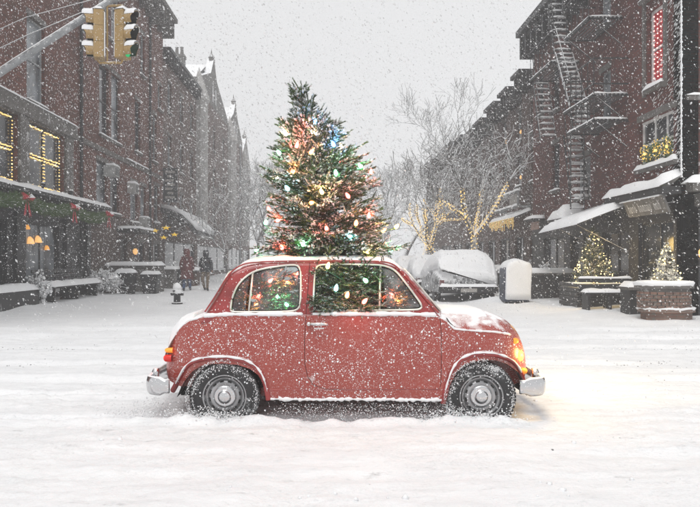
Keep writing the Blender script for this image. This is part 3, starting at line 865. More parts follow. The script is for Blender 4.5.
# ---------------------------------------------------------------- right corner building
r1 = empty('brick_building', (8.2, 17.5, 0), 'oxblood brick corner building with fire escape and wreathed windows', 'building')
wr = [(18.45, 19.35, 5.75, 7.75, 'red'), (17.75, 19.9, 3.75, 5.0, 'wreath'), (21.9, 22.75, 5.4, 7.0, {}), (21.9, 22.8, 8.3, 9.9, {}), (26.8, 27.7, 6.8, 8.5, {}), (26.8, 27.7, 3.9, 5.6, {}), (23.6, 24.9, 3.4, 4.7, {}), (28.8, 29.6, 7.0, 8.6, {})]
gr = [(17.75, 19.95, .55, 2.35), (20.6, 22.6, .4, 2.2), (23.6, 25.6, .4, 2.2), (26.3, 28.8, .5, 2.2)]
wall(r1, FRt, 17.5, 30.3, 2.9, 10.0, [w[:4] for w in wr], M['brick_r'])
wall(r1, FRt, 17.5, 30.3, -.3, 2.9, gr, M['dark_wood'], name='shopfront')
hs = [(9.2, 10.3, 3.8, 5.3), (9.2, 10.3, 6.2, 8.0), (11.8, 12.9, 6.2, 8.0)]
gs = [(8.75, 10.6, .6, 2.4)]
wall(r1, FS, 8.2, 20, 2.9, 10.0, hs, M['brick_r'])
wall(r1, FS, 8.2, 20, -.3, 2.9, gs, M['dark_wood'], name='shopfront')
for h in hs: window(r1, FS, *h)
for h in gs: window(r1, FS, *h, rows=1, cols=2, fm='dark_wood', lintel=False)
solid_block(r1, 8.65, 20, 17.95, 30.28, -.3, 9.9, M['brick_r'])
for w in wr:
    if w[4] == 'red':
        o = window(r1, FRt, *w[:4], fm='white_paint', lintel=False, snowsill=.12)
        c = MB()
        nn = 12
        for half in ((w[2] + .10, (w[2] + w[3]) / 2 - .05), ((w[2] + w[3]) / 2 + .05, w[3] - .08)):
            for k in range(nn):
                a = w[0] + .08 + (w[1] - w[0] - .16) * k / nn; b = w[0] + .08 + (w[1] - w[0] - .16) * (k + 1) / nn
                c.quad(FRt.p(a, half[0], -.135 + .02 * (k % 2)), FRt.p(b, half[0], -.135 + .02 * ((k + 1) % 2)), FRt.p(b, half[1], -.135 + .02 * ((k + 1) % 2)), FRt.p(a, half[1], -.135 + .02 * (k % 2)))
        c.build('red_curtain', M['redcloth'], o)
        s = MB()
        for i in range(4):
            for j in range(15):
                a = w[0] + .16 + i * (w[1] - w[0] - .32) / 3 + random.uniform(-.02, .02); z = w[2] + .15 + j * (w[3] - w[2] - .3) / 14
                s.fbox(FRt, a - .014, a + .014, z - .014, z + .014, -.11, -.085)
        s.build('string_light', glow('pink_white_light', (1, .55, .5), 2.0), o, kind='stuff')
        # raised brick surround and snow-topped hood
        hd = MB()
        hd.fbox(FRt, w[0] - .22, w[0] - .1, w[2] - .15, w[3] + .25, .003, .06); hd.fbox(FRt, w[1] + .1, w[1] + .22, w[2] - .15, w[3] + .25, .003, .06)
        hd.fbox(FRt, w[0] - .25, w[1] + .25, w[3] + .255, w[3] + .35, .003, .14)
        hd.snow(FRt, w[0] - .25, w[1] + .25, w[3] + .35, .003, .14, .05, .1, 1)
        hd.build('surround', [M['stone'], M['snow']], o)
    elif w[4] == 'wreath':
        u0, u1 = w[0], w[1]
        o = window(r1, FRt, *w[:4], rows=2, cols=3, fm='white_paint', snowsill=.16)
    else:
        window(r1, FRt, *w[:4], fm='frame_dark' if w[0] > 24 else 'frame', pm='pane_grey' if w[0] < 23 else 'pane')
for i, g in enumerate(gr): window(r1, FRt, *g, rows=1, cols=2, fm='dark_wood', lintel=False, pm='pane')
cornice(r1, FRt, 17.5, 30.3, 10.55, .7, .75, 'dark_wood', .8, .1)
cornice(r1, FS, 8.2, 20, 10.55, .5, .75, 'dark_wood', .8, .1)
MB().box(8.2, 20, 17.5, 30.3, 10.0, 10.5).build('roof', M['snow'], r1)
# stone band and corner quoin with driven snow
mb = MB(); mb.fbox(FS, 8.3, 20, 5.10, 5.22, .003, .08); mb.snow(FS, 8.3, 20, 5.22, .003, .08, .05, .2, 1)
mb.fbox(FS, 8.3, 20, 2.95, 3.15, .003, .35); mb.snow(FS, 8.2, 20, 3.15, .003, .36, .16, .2, 1, seed=4)
mb.fbox(FS, 8.5, 20, 2.62, 2.9, .003, .3); mb.snow(FS, 8.5, 20, 2.9, .003, .3, .04, .2, 1)
mb.build('stone_band', [M['stone'], M['snow']], r1)
cs = MB()
rr = np.random.default_rng(4)
pr = []
for k, z in enumerate(np.linspace(3.3, 9.9, 260)):
    a = .006 + .028 * rr.random() ** 3; b = .005 + .012 * rr.random() ** 2
    pr.append([Vector((8.2 - .006 - b * .5, 17.5 + a * 1.6, z)), Vector((8.2 - b, 17.5 - b, z)), Vector((8.2 + a, 17.5 - .006 - b * .4, z)), Vector((8.3, 17.6, z))])
cs.loft(pr); cs.build('drifted_snow', M['snow'], r1)
n_ = 1100
uu_ = 17.52 + 1.6 * rr.random(n_) ** 2.2; zz_ = 3.4 + 6.4 * rr.random(n_)
P_ = np.stack([np.full(n_, 8.196), uu_, zz_], 1)
V, F = octas(P_, .004 + .010 * rr.random(n_), np.stack([np.zeros(n_), -np.ones(n_), np.full(n_, .45)], 1), 6.0, rr)
o = link('plastered_snow', np_mesh('plastered_snow', V - np.array(r1.location), F), M['snow'], r1); o['kind'] = 'stuff'
# snowy ledge over the shopfront
mb = MB(); mb.fbox(FRt, 17.5, 21.2, 2.92, 3.1, .003, .45)
mb.snow(FRt, 17.5, 21.2, 3.1, .003, .5, .2, .15, 1, seed=8, zf=lambda u, d: 3.1 + .25 * max(0, 1 - (u - 17.5) / .8) * max(0, 1 - d / .5))
mb.build('ledge', [M['dark_wood'], M['snow']], r1)
# slanted signboard under the ledge
sb = empty('shop_signboard', FRt.p(18.9, 2.6, .5), 'slanted grey shop signboard with snow-blurred pale lettering, above the small lit tree', 'sign')
def slant(u, t, off=0): return FRt.p(u - .42, 2.90 - .40 * t, .40 - .16 * t + off)
mb = MB()
mb.add([slant(18.05, 0), slant(20.4, 0), slant(20.4, 1), slant(18.05, 1), slant(18.05, 0, -.06), slant(20.4, 0, -.06), slant(20.4, 1, -.06), slant(18.05, 1, -.06)], [(0, 1, 2, 3), (4, 5, 6, 7), (0, 1, 5, 4), (2, 3, 7, 6), (0, 3, 7, 4), (1, 2, 6, 5)])
mb.build('board', simple('grey_signboard', (.13, .125, .12), .7, cling=.1, speck=.2, ss=26), sb)
mb = MB(); u = 20.22; random.seed(3)
for word in (4, 6, 3):
    for l in range(word):
        w_ = .085; tall = random.random() < .35
        t0 = .22 if tall else .38
        for (a, b, c, d) in ((0, .28, t0, .78), (.72, 1, .38, .78), (0, 1, .38, .46) if random.random() < .6 else (0, 1, .7, .78)):
            mb.quad(slant(u - a * w_, c, .006), slant(u - b * w_, c, .006), slant(u - b * w_, d, .006), slant(u - a * w_, d, .006))
        u -= w_ + .045
    u -= .12
mb.build('lettering', M['white_paint'], sb, kind='stuff')
mb = MB(); mb.snow(FRt, 17.6, 20.0, 2.885, .30, .46, .05, .1, seed=2); mb.build('snow_cap', M['snow'], sb)
for uu in (18.2, 20.2): MB().tube([FRt.p(uu - .42, 2.7, .3), FRt.p(uu - .42, 2.75, .02)], .02, 6).build('bracket', M['dark'], sb)
# sloped canvas awning, deep snow on it
aw = empty('shop_awning', FRt.p(22.2, 2.6, .2), 'wide sloping awning buried in snow above the lit outdoor tree', 'awning')
def awz(u, d): return 2.92 - .38 * d - .03 * (u - 20.5)
mb = MB(); mb.add([FRt.p(u, awz(u, d) + o, d) for o in (0, -.04) for u, d in ((20.3, .02), (23.9, .02), (23.9, 1.5), (20.3, 1.5))], [(0, 1, 2, 3), (7, 6, 5, 4), (0, 1, 5, 4), (1, 2, 6, 5), (2, 3, 7, 6), (3, 0, 4, 7)])
mb.build('canvas', M['frame_dark'], aw)
MB().snow(FRt, 20.25, 23.95, 0, .03, 1.52, .15, .15, seed=5, zf=awz).build('snow_layer', M['snow'], aw)
for uu in (20.6, 22.2, 23.7): MB().tube([FRt.p(uu, awz(uu, 1.45) - .05, 1.4), FRt.p(uu, 1.6, .02)], .018, 6).build('strut', M['dark'], aw)
dn = empty('dormer_hood', FRt.p(24.8, 2.4, .2), 'small snow-heaped hood jutting out above the far end of the awning', 'hood')
mb = MB(); mb.fbox(FRt, 24.1, 25.5, 2.62, 2.72, .003, .8); mb.snow(FRt, 24.1, 25.5, 2.72, .003, .8, .36, .1, 1, seed=9); mb.build('hood_board', [M['dark_wood'], M['snow']], dn)
# round emblem and lamp on the corner
em = empty('round_sign', FS.p(8.62, 2.4, .2), 'small round sign with a pale ring and dot at the corner shopfront', 'sign')
MB().lathe([(.001, -.02), (.15, -.02), (.15, .02)], FS.p(8.66, 2.72, .34), 'y', 20).build('disc', M['frame_dark'], em)
MB().lathe([(.09, -.03), (.12, -.03), (.12, -.022), (.09, -.022)], FS.p(8.66, 2.72, .34), 'y', 20).build('ring', M['white_paint'], em)
MB().lathe([(.001, -.035), (.035, -.03), (.035, -.02)], FS.p(8.66, 2.72, .34), 'y', 12).build('emblem', M['redcloth'], em)
lm = empty('wall_lantern', FS.p(8.6, 1.5, .15), 'wall lantern glowing orange beside the corner shop window', 'lamp')
MB().lathe([(.03, -.12), (.09, -.05), (.09, .06), (.04, .12)], FS.p(8.62, 1.52, .14), n=8).build('lamp_glass', M['warm'], lm)
MB().fbox(FS, 8.6, 8.64, 1.66, 1.7, .003, .16).build('bracket', M['dark'], lm)
# three wreaths
def torus_cloud(c, F, R, r_, n, rr):
    a = rr.random(n) * 2 * PI; b = rr.normal(size=(n, 2)) * r_ * .5
    P = np.array([list(c + F.U * float((R + b[i, 0]) * math.cos(a[i])) + Vector((0, 0, float((R + b[i, 0]) * math.sin(a[i])))) + F.N * float(b[i, 1])) for i in range(n)])
    return P
M['gold_lit'] = glow('gold_wreath_light', (1.0, .62, .12), 1.2)
for k, (u, lab) in enumerate(((19.45, 'lit golden wreath in the pane farthest from the building corner'), (18.82, 'lit golden wreath in the middle pane of the triple window'), (18.18, 'lit golden wreath in the pane closest to the building corner'))):
    c = FRt.p(u, 4.12, -.02)
    root = empty('wreath', c, lab, 'wreath', 'wreaths in the triple window')
    rr = np.random.default_rng(k)
    P = torus_cloud(c, FRt, .17, .09, 420, rr)
    V, F = needle_cloud(P, rr.normal(size=P.shape), .09, .012, rr)
    link('needles', np_mesh('needles', V - np.array(c), F), M['garland'], root)['kind'] = 'stuff'
    P = torus_cloud(c + FRt.N * .04, FRt, .16, .1, 60, rr)
    V, F = octas(P, np.full(60, .016), r=rr)
    link('string_light', np_mesh('string_light', V - np.array(c), F), M['gold_lit'], root)['kind'] = 'stuff'
    c2 = FRt.p(u, 4.12, .03)
    MB().lathe([(.001, -.05), (.045, -.02), (.045, .02), (.001, .05)], c2, n=8).build('bauble', M['warm_str'], root)

# fire escape
fe = empty('fire_escape', FRt.p(23, 5, .5), 'black iron fire escape with snow-edged stairs zigzagging down the oxblood brick', 'fire escape')
def platform(u0, u1, z, w=.95):
    root = MB()
    for k in range(9): d = .03 + (w - .05) * k / 8; root.fbox(FRt, u0, u1, z - .03, z, d, d + .03)
    for u in (u0, u1 - .05): root.fbox(FRt, u, u + .05, z - .07, z - .031, .0, w)
    root.fbox(FRt, u0, u1, z - .07, z - .031, w - .04, w + .01)
    root.build('platform', M['dark'], fe)
    q = MB(); q.snow(FRt, u0, u1, z, w - .10, w, .05, .12, 0, seed=z); q.snow(FRt, u0, u0 + .12, z, .03, w, .05, .12, 0, seed=z); q.build('snow_edge', M['snow'], fe)
    r2 = MB()
    for zz in (.95,): r2.fbox(FRt, u0, u1, z + zz, z + zz + .04, w - .02, w + .015); r2.fbox(FRt, u0, u0 + .03, z + zz, z + zz + .04, 0, w - .03); r2.fbox(FRt, u1 - .03, u1, z + zz, z + zz + .04, 0, w - .03)
    for k in range(int((u1 - u0) / .5) + 1):
        u = u0 + .5 * k; r2.fbox(FRt, u, u + .02, z + .002, z + .95, w - .01, w + .01)
    r2.build('railing', M['dark'], fe)
    r3 = MB()
    for u in (u0 + .1, u1 - .1): r3.tube([FRt.p(u, z - .07, w - .1), FRt.p(u, z - .75, .01)], .02, 5)
    r3.build('brace', M['dark'], fe)
def stair(ua, za, ub, zb_, d0=.3, d1=.85, nstep=10):
    s = MB()
    for d in (d0, d1): s.tube([FRt.p(ua, za, d), FRt.p(ub, zb_, d)], .03, 5)
    s.build('stringer', M['dark'], fe)
    rl = MB(); rl.tube([FRt.p(ua, za + .85, d1), FRt.p(ub, zb_ + .85, d1)], .018, 5); rl.build('handrail', M['dark'], fe)
    for k in range(nstep):
        t = (k + .5) / nstep; u = ua + (ub - ua) * t; z = za + (zb_ - za) * t
        q = MB(); q.fbox(FRt, u - .1, u + .1, z, z + .025, d0 + .03, d1 - .03); q.snow(FRt, u - .1, u + .1, z + .025, d0 + .03, d1 - .03, .05, .1, 1, over=0)
        q.build('tread', [M['iron_snow'], M['snow']], fe)
platform(21.0, 23.2, 8.2); platform(20.6, 23.3, 5.95); platform(20.6, 22.9, 5.25)
platform(24.6, 27.2, 7.9)
stair(24.5, 8.15, 22.9, 5.95, nstep=12); stair(25.4, 10.3, 24.6, 8.15, nstep=9); stair(22.9, 5.95, 22.7, 5.3, nstep=4)
stair(23.6, 5.3, 22.9, 3.2, nstep=10); stair(27.2, 7.85, 26.2, 5.6, nstep=10)
lad = MB()
for d in (.55, .95): lad.tube([FRt.p(22.6, 5.25, d), FRt.p(22.6, 2.9, d)], .022, 5)
for k in range(9): lad.tube([FRt.p(22.6, 2.95 + k * .26, .55), FRt.p(22.6, 2.95 + k * .26, .95)], .014, 4)
lad.build('ladder', M['dark'], fe)

# rowhouses beyond on the right
FR2 = Fr((8.55, 0, 0), (0, 1, 0), (-1, 0, 0))
edges = [30.35, 32.6, 35.2, 38.3, 41.3, 44.2, 48.0, 52.5, 58, 66, 78, 95, 115]
tops = [9.3, 9.1, 9.0, 8.8, 8.7, 8.9, 9.1, 9.0, 9.3, 9.4, 9.6, 9.6]
words_ = ['first rowhouse past the corner building, with two candle-lit windows', 'second rowhouse, above the icicle-light awning', 'third rowhouse past the awning', 'fourth rowhouse with a stepped cornice', 'fifth rowhouse, behind the light-wrapped tree', 'sixth rowhouse, mostly behind bare branches', 'seventh rowhouse, grey behind the bare branches', 'eighth rowhouse, fading behind branches', 'ninth rowhouse, pale in the haze', 'tenth rowhouse, very pale in the haze', 'eleventh rowhouse, a faint shape in the haze', 'last rowhouse at the foggy end of the row']
for i in range(9):
    a, b = edges[i], edges[i + 1]
    nc = max(1, int((b - a) / 1.7)); nc = 1 if i < 1 else nc
    plain_building('rowhouse', FR2, a, b, tops[i] - .25, 'brick_r2', words_[i], 2 if i < 8 else 2, nc, wh=1.35, ww=.8, z0=4.7, dz=2.05, lit=(0, 1) if i in (0,) else (0, nc) if i in (1, 2) else (), depth=9, cmat='dark_wood', cg=.75, cd=.72)
# balcony sign and icicle light awning
bs = empty('icicle_light_awning', FR2.p(34, 3.3, .5), 'narrow awning hung with a fringe of yellow icicle lights', 'awning')
mb = MB(); mb.add([FR2.p(u, z + o, d) for o in (0, -.05) for u, z, d in ((31.8, 3.5, .02), (36.6, 3.45, .02), (36.6, 3.15, .75), (31.8, 3.2, .75))], [(0, 1, 2, 3), (7, 6, 5, 4), (0, 1, 5, 4), (1, 2, 6, 5), (2, 3, 7, 6), (3, 0, 4, 7)])
mb.build('canvas', M['frame_dark'], bs)
MB().snow(FR2, 31.8, 36.6, 0, .03, .76, .1, .12, seed=2, zf=lambda u, d: 3.5 - .41 * d).build('snow_layer', M['snow'], bs)
mb = MB(); random.seed(5)
for k in range(30):
    u = 31.8 + 4.8 * k / 29; L = .25 + .35 * random.random()
    for q in range(int(L / .06)):
        uu = u + random.uniform(-.03, .03)
        mb.fbox(FR2, uu - .015, uu + .015, 3.16 - q * .06, 3.182 - q * .06, .76, .785, 0)
mb.build('icicle_light', [M['warm_str'], M['warm_hot']], bs, kind='stuff')
bl = empty('balcony_sign', FR2.p(34, 4, .6), 'pale framed balcony sign board above the icicle lights', 'sign')
mb = MB(); mb.fbox(FR2, 31.9, 36.3, 3.62, 3.7, .5, .58); mb.fbox(FR2, 31.9, 36.3, 4.25, 4.33, .5, .58); mb.fbox(FR2, 31.9, 31.98, 3.7, 4.25, .5, .58); mb.fbox(FR2, 36.2, 36.3, 3.7, 4.25, .5, .58)
mb.snow(FR2, 31.9, 36.3, 4.33, .45, .6, .08, .15, 1); mb.snow(FR2, 31.9, 36.3, 3.7, .45, .6, .08, .15, 1)
mb.fbox(FR2, 31.9, 31.98, 3.62, 3.7, .003, .5); mb.fbox(FR2, 36.2, 36.3, 3.62, 3.7, .003, .5)
mb.build('frame', [M['frame'], M['snow']], bl)
MB().fbox(FR2, 32.1, 33.4, 3.74, 4.22, .52, .56).build('board', M['cream'], bl)
sp = empty('small_shop_sign', FRt.p(29.2, 2.9, .3), 'small peach coloured shop sign past the fire escape', 'sign')
MB().fbox(FRt, 28.7, 29.7, 2.55, 2.85, .2, .25).build('board', simple('peach_board', (.45, .30, .25), .7, cling=.2, speck=.3), sp)
mb = MB(); mb.fbox(FRt, 28.6, 29.8, 2.9, 2.96, .003, .5); mb.snow(FRt, 28.6, 29.8, 2.96, .003, .5, .12, .1, 1); mb.build('shelf', [M['dark_wood'], M['snow']], sp)
# ================================================================ BARE TREES
def bare_tree(x, y, height, label, seed=1, spread=1.0, trunk_r=.14, fork=.25, depth=6, wrap=None, lean=0.0, mat='bark_frost', rmin=.008, forks=None, group='bare street trees', thin=1.0, paths=None):
    z = gz(x, y) - .05
    root = empty('bare_tree', (x, y, z), label, 'tree', group)
    rr = random.Random(seed)
    segs = {0: [[], [], [], []], 1: [[], [], [], []]}
    wraps = []
    def seg(p, q, r0_, r1_, lvl):
        s = segs[0 if lvl == 0 else 1]
        s[0].append(tuple(p)); s[1].append(tuple(q)); s[2].append(r0_); s[3].append(r1_)
    def limb(p, d, L, r, lvl):
        k = 4 if lvl < 3 else 3
        q = Vector(p); dd = Vector(d)
        pts = [(q.copy(), r)]
        for i in range(k):
            dd = (dd + Vector((rr.gauss(0, .16), rr.gauss(0, .16), rr.gauss(0, .10) + (.06 if lvl > 1 else 0.03)))).normalized()
            q2 = q + dd * L / k
            ra = max(rmin, r * (1 - .35 * i / k)); rb = max(rmin, r * (1 - .35 * (i + 1) / k))
            seg(q, q2, ra, rb, lvl)
            if wrap and lvl <= wrap: wraps.append((q.copy(), q2.copy(), ra))
            q = q2; pts.append((q.copy(), rb))
        if lvl >= depth: return
        n = rr.choice((2, 3)) if lvl > 0 else (forks or 3)
        ph = rr.random() * 6.28
        for j in range(n):
            a = rr.uniform(.35, .75) * spread; az = ph + j * 2 * PI / n + rr.gauss(0, .3)
            side = dd.cross(Vector((0, 0, 1)) if abs(dd.z) < .9 else Vector((1, 0, 0))).normalized()
            side = Matrix.Rotation(az, 3, dd) @ side
            nd = (dd * math.cos(a) + side * math.sin(a)).normalized()
            limb(q, nd, L * rr.uniform(.66, .86), max(rmin, r * .62), lvl + 1)
        if lvl > 0:
            for (pp, r_) in pts[1:-1]:
                if rr.random() < .75:
                    side = Matrix.Rotation(rr.random() * 6.28, 3, dd) @ dd.cross(Vector((.3, .2, 1))).normalized()
                    limb(pp, (dd * .6 + side * .8).normalized(), L * .5, max(rmin, r_ * .4), max(lvl + 2, depth - 1))
    if paths:
        for (pts, lv, ra, rb) in paths:
            pts = [Vector(p) - Vector((x, y, z)) for p in pts]; kk = len(pts) - 1
            for i in range(kk):
                r_a = ra + (rb - ra) * i / kk; r_b = ra + (rb - ra) * (i + 1) / kk
                seg(pts[i], pts[i + 1], r_a, r_b, lv); wraps.append((pts[i], pts[i + 1], r_a))
                if lv:
                    for q in range(2):
                        dd = (pts[i + 1] - pts[i]).normalized(); sd = Matrix.Rotation(rr.random() * 6.28, 3, dd) @ dd.cross(Vector((.3, .2, 1))).normalized()
                        limb(pts[i].lerp(pts[i + 1], rr.random()), (dd * .7 + sd * .7 + Vector((0, 0, .3))).normalized(), height * .11, max(rmin, r_b * .45), 3)
            if lv:
                dd = (pts[-1] - pts[-2]).normalized()
                for q in range(3):
                    sd = Matrix.Rotation(rr.random() * 6.28, 3, dd) @ dd.cross(Vector((.3, .2, 1))).normalized()
                    limb(pts[-1], (dd + sd * .45 + Vector((0, 0, .25))).normalized(), height * .135, rb * .9, 3)
    else:
        limb(Vector((0, 0, 0)), Vector((lean, 0, 1)).normalized(), height * fork, trunk_r, 0)
    for k, nm in ((0, 'trunk'), (1, 'crown')):
        s = segs[k]
        V, F = tubes(s[0], s[1], np.array(s[2]) * (thin if k else 1), np.array(s[3]) * (thin if k else 1), 7 if k == 0 else 3)
        o = link(nm, np_mesh(nm, V, F, k == 0), M[mat], root)
        if k: o['kind'] = 'stuff'
    if wraps:
        P = []
        for a, b, r_ in wraps:
            L = (b - a).length; n = int(L * 60)
            d = (b - a).normalized(); s1 = d.cross(Vector((.3, .1, 1))).normalized(); s2 = d.cross(s1)
            for i in range(n):
                t = (i + rr.random()) / n; an = t * L * 40 + rr.gauss(0, .5)
                P.append(a.lerp(b, t) + (s1 * math.cos(an) + s2 * math.sin(an)) * (r_ + .02))
        P = np.array([list(p) for p in P])
        V, F = octas(P, .013 + .015 * np.random.default_rng(3).random(len(P)))
        link('string_light', np_mesh('string_light', V, F), M['warm_str'], root)['kind'] = 'stuff'
    return root
def TP(px, py, dy=0): Y = 29.4 + dy; return ((px - 330) * Y / 750, Y, 1.37 + (260 - py) * Y / 750)
bare_tree(5.75, 29.4, 7.2, 'bare street tree with its forked limbs wrapped in yellow lights, nearest the snowed-in cars', seed=12, wrap=2, fork=.3, depth=6, trunk_r=.11, forks=2, spread=1.15, rmin=.011, mat='bark_frost',
          paths=[([TP(476.5, 302), TP(476, 262), TP(474, 236)], 0, .12, .10), ([TP(474, 236), TP(485, 222, .2), TP(497, 203, .4), TP(508, 183, .5)], 1, .075, .045),
                 ([TP(474, 236), TP(466, 218, -.2), TP(463, 200, -.3), TP(462, 188, -.4)], 1, .075, .045), ([TP(466, 218, -.2), TP(450, 206, -.6), TP(438, 200, -.9)], 1, .055, .035),
                 ([TP(474, 236), TP(478, 215, .9), TP(482, 190, 1.5)], 1, .06, .04)])
bare_tree(5.8, 37.5, 7.6, 'second bare tree with light-wrapped limbs, behind the first', seed=5, wrap=2, fork=.28, depth=6, trunk_r=.12, forks=3, rmin=.014)
bare_tree(5.7, 47, 8.0, 'third light-wrapped tree, seen faint between snowy car and big elm', seed=8, wrap=2, fork=.3, depth=5, trunk_r=.13, forks=3, rmin=.018)
bare_tree(6.0, 62, 17.5, 'tall pale elm rising above the other bare trees at the street end', seed=24, fork=.27, depth=7, trunk_r=.24, rmin=.018, spread=.8)
bare_tree(6.8, 80, 15.5, 'far hazy tree to the back of the tall elm', seed=33, fork=.22, depth=6, trunk_r=.25, rmin=.03, spread=.95)
bare_tree(-5.6, 58, 10.5, 'bare tree on the left pavement beyond the two walkers', seed=14, fork=.25, depth=7, trunk_r=.18, rmin=.02, spread=1.0)
bare_tree(-5.4, 74, 12.5, 'taller hazy bare tree further up the left pavement', seed=17, fork=.22, depth=6, trunk_r=.2, rmin=.028)
bare_tree(-5.9, 44, 6.5, 'slender bare sapling close to the gabled houses', seed=19, fork=.3, depth=5, trunk_r=.09, rmin=.012)
bare_tree(-1.5, 120, 14, 'very faint bare tree closing the far end of the street', seed=41, fork=.2, depth=5, trunk_r=.3, rmin=.05)
bare_tree(3.5, 105, 15, 'very faint broad tree at the far end, right of the road', seed=43, fork=.2, depth=5, trunk_r=.3, rmin=.05)
# street lamp post on the left
z = gz(-5.5, 46.0)
lpst = empty('lamp_post', (-5.5, 46, z), 'tall pale lamp post on the left pavement past the walkers', 'lamp post')
MB().tube([(-5.5, 46, z - .1), (-5.5, 46, z + 1.0), (-5.5, 46, z + 8.2)], [.10, .07, .05], 10).build('post', M['galv'], lpst)
MB().lathe([(.001, .18), (.09, .12), (.12, 0), (.07, -.05)], (-5.5, 46, z + 8.25), n=12).build('cap', M['galv'], lpst)
# second conduit post at the near building (brown grey)
# ================================================================ TRAFFIC LIGHT
tl = empty('traffic_light', (-8.9, 16.3, 0), 'mast arm traffic light with two mustard heads back to back, snow on every visor', 'traffic light')
MB().tube([(-8.9, 16.3, -.1), (-8.9, 16.3, 6.6)], [.12, .08], 12).build('pole', M['galv'], tl)
arm0 = Vector((-8.85, 16.3, 4.32)); arm1 = Vector((-4.75, 16.3, 7.02))
MB().tube([arm0, arm0.lerp(arm1, .5) + Vector((0, 0, .03)), arm1, arm1 + Vector((.6, 0, .12))], [.10, .09, .075, .07], 12).build('mast_arm', M['galv'], tl)
mb = MB()
mb.tube([(-8.9, 16.3, 5.15), (-6.6, 16.3, 6.25), (-4.9, 16.3, 6.96)], .012, 5)
mb.tube([(-8.9, 16.3, 5.6), (-6.6, 16.3, 6.65), (-4.9, 16.3, 7.1)], .010, 5)
mb.build('stay_wire', M['galv'], tl)
m, nt, b = newmat('mustard_signal_paint')
b.inputs['Roughness'].default_value = .6
geo = N(nt, 'NewGeometry'); nn_ = N(nt, 'TexNoise', i_Scale=14.0, i_Detail=6.0); nt.links.new(geo.outputs['Position'], nn_.inputs['Vector'])
c_, f_ = frost(nt, mixc(nt, nn_.outputs[0], (.30, .19, .07), (.42, .28, .11)), .35, .12, .3, 45.0)
nt.links.new(c_, b.inputs['Base Color']); M['mustard'] = m
M['lens_dark'] = simple('dark_lens', (.02, .02, .02), .3, top=1.0)
def signal_head(cx, zt, sgn, yaw):
    """three sections; visors point along sgn * x, turned a little towards the crossing"""
    R = Matrix.Rotation(yaw, 3, 'Z')
    O = Vector((cx, 16.3, 0))
    X = R @ Vector((sgn, 0, 0)); Yv = R @ Vector((0, 1, 0))
    F = Fr(O, Yv, X)
    body = MB()
    for k in range(3):
        z0 = zt - .345 * (k + 1)
        body.fbox(F, -.17, .17, z0 + .004, z0 + .341, -.10, .10)
    body.fbox(F, -.15, .15, zt - 1.035, zt, -.115, -.101)
    bo = body.build('signal_housing', M['mustard'], tl)
    for k in range(3):
        zc = zt - .345 * (k + .5)
        ring = []
        v = MB(); n = 18
        a0, a1 = math.radians(-50), math.radians(230)
        rows_ = []
        for (d, r_, cut) in ((.10, .150, 0), (.20, .150, 0), (.36, .148, .0)):
            rows_.append([F.O + F.U * (r_ * math.cos(a0 + (a1 - a0) * j / n)) + F.N * (d - .10 * (1 - math.sin(max(0, min(PI, (a0 + (a1 - a0) * j / n))))) * (d > .3)) + Vector((0, 0, zc + r_ * math.sin(a0 + (a1 - a0) * j / n))) for j in range(n + 1)])
        b_ = len(v.v)
        vs = [p for r_ in rows_ for p in r_]
        vs2 = [F.O + (p - F.O) for p in vs]
        inner = []
        for p in vs:
            c = F.O + Vector((0, 0, zc)); ax = (p - c).dot(F.N); q = (p - c) - F.N * ax
            inner.append(c + F.N * ax + q * .94)
        w = n + 1; fs = []
        for i in range(2):
            for j in range(n):
                fs.append((i * w + j, (i + 1) * w + j, (i + 1) * w + j + 1, i * w + j + 1))
        v.add(vs, fs, 0); v.add(inner, fs, 1)
        v.add([vs[2 * w + j] for j in range(w)] + [inner[2 * w + j] for j in range(w)], [(j, j + 1, w + j + 1, w + j) for j in range(n)], 0)
        v.build('visor', [M['mustard'], M['lens_dark']], tl, smooth=False)
        ln = MB(); ln.add([F.O + Vector((0, 0, zc)) + F.N * .135] + [F.O + F.U * .14 * math.cos(j * PI / 10) + F.N * .105 + Vector((0, 0, zc + .14 * math.sin(j * PI / 10))) for j in range(20)], [(0, 1 + j, 1 + (j + 1) % 20) for j in range(20)])
        ln.build('lens', M['green_lens'] if k == 2 else M['lens_dark'], tl)
        s = MB()   # snow lying on the visor
        nr = 7; wj = 9; vv = []
        for i in range(nr):
            d = .11 + (.235) * i / (nr - 1)
            for j in range(wj):
                a = math.radians(25 + 130 * j / (wj - 1)); r_ = .153 + .055 * math.sin(math.pi * j / (wj - 1)) ** .6 * (0.5 if i in (0, nr - 1) else 1) + .01 * random.random()
                vv.append(F.O + F.U * (r_ * math.cos(a)) + F.N * d + Vector((0, 0, zc + r_ * math.sin(a))))
        s.add(vv, [(i * wj + j, (i + 1) * wj + j, (i + 1) * wj + j + 1, i * wj + j + 1) for i in range(nr - 1) for j in range(wj - 1)])
        s.build('snow_cap', M['snow'], tl, smooth=True)
    s = MB(); s.snow(F, -.16, .16, zt + .004, -.10, .10, .06, .05, seed=cx); 
    # wind-driven snow plastered on the back plate
    s.fbox(F, -.14, -.02, zt - 1.0, zt - .05, -.135, -.116)
    s.build('snow_cap', M['snow'], tl)
signal_head(-5.02, 6.78, -1, math.radians(12))
signal_head(-4.50, 6.78, 1, math.radians(-16))
mb = MB(); mb.tube([(-5.05, 16.3, 6.80), (-5.05, 16.3, 6.9), (-4.50, 16.3, 6.9), (-4.50, 16.3, 6.8)], .03, 8); mb.tube([(-4.84, 16.3, 6.9), (-4.84, 16.3, 7.0)], .04, 8)
mb.tube([(-5.05, 16.3, 5.73), (-5.0, 16.3, 5.66), (-4.54, 16.3, 5.66), (-4.50, 16.3, 5.73)], .03, 8); mb.tube([(-4.84, 16.3, 5.66), (-4.84, 16.3, 6.9)], .022, 8)
mb.build('hanger_bracket', M['mustard'], tl)
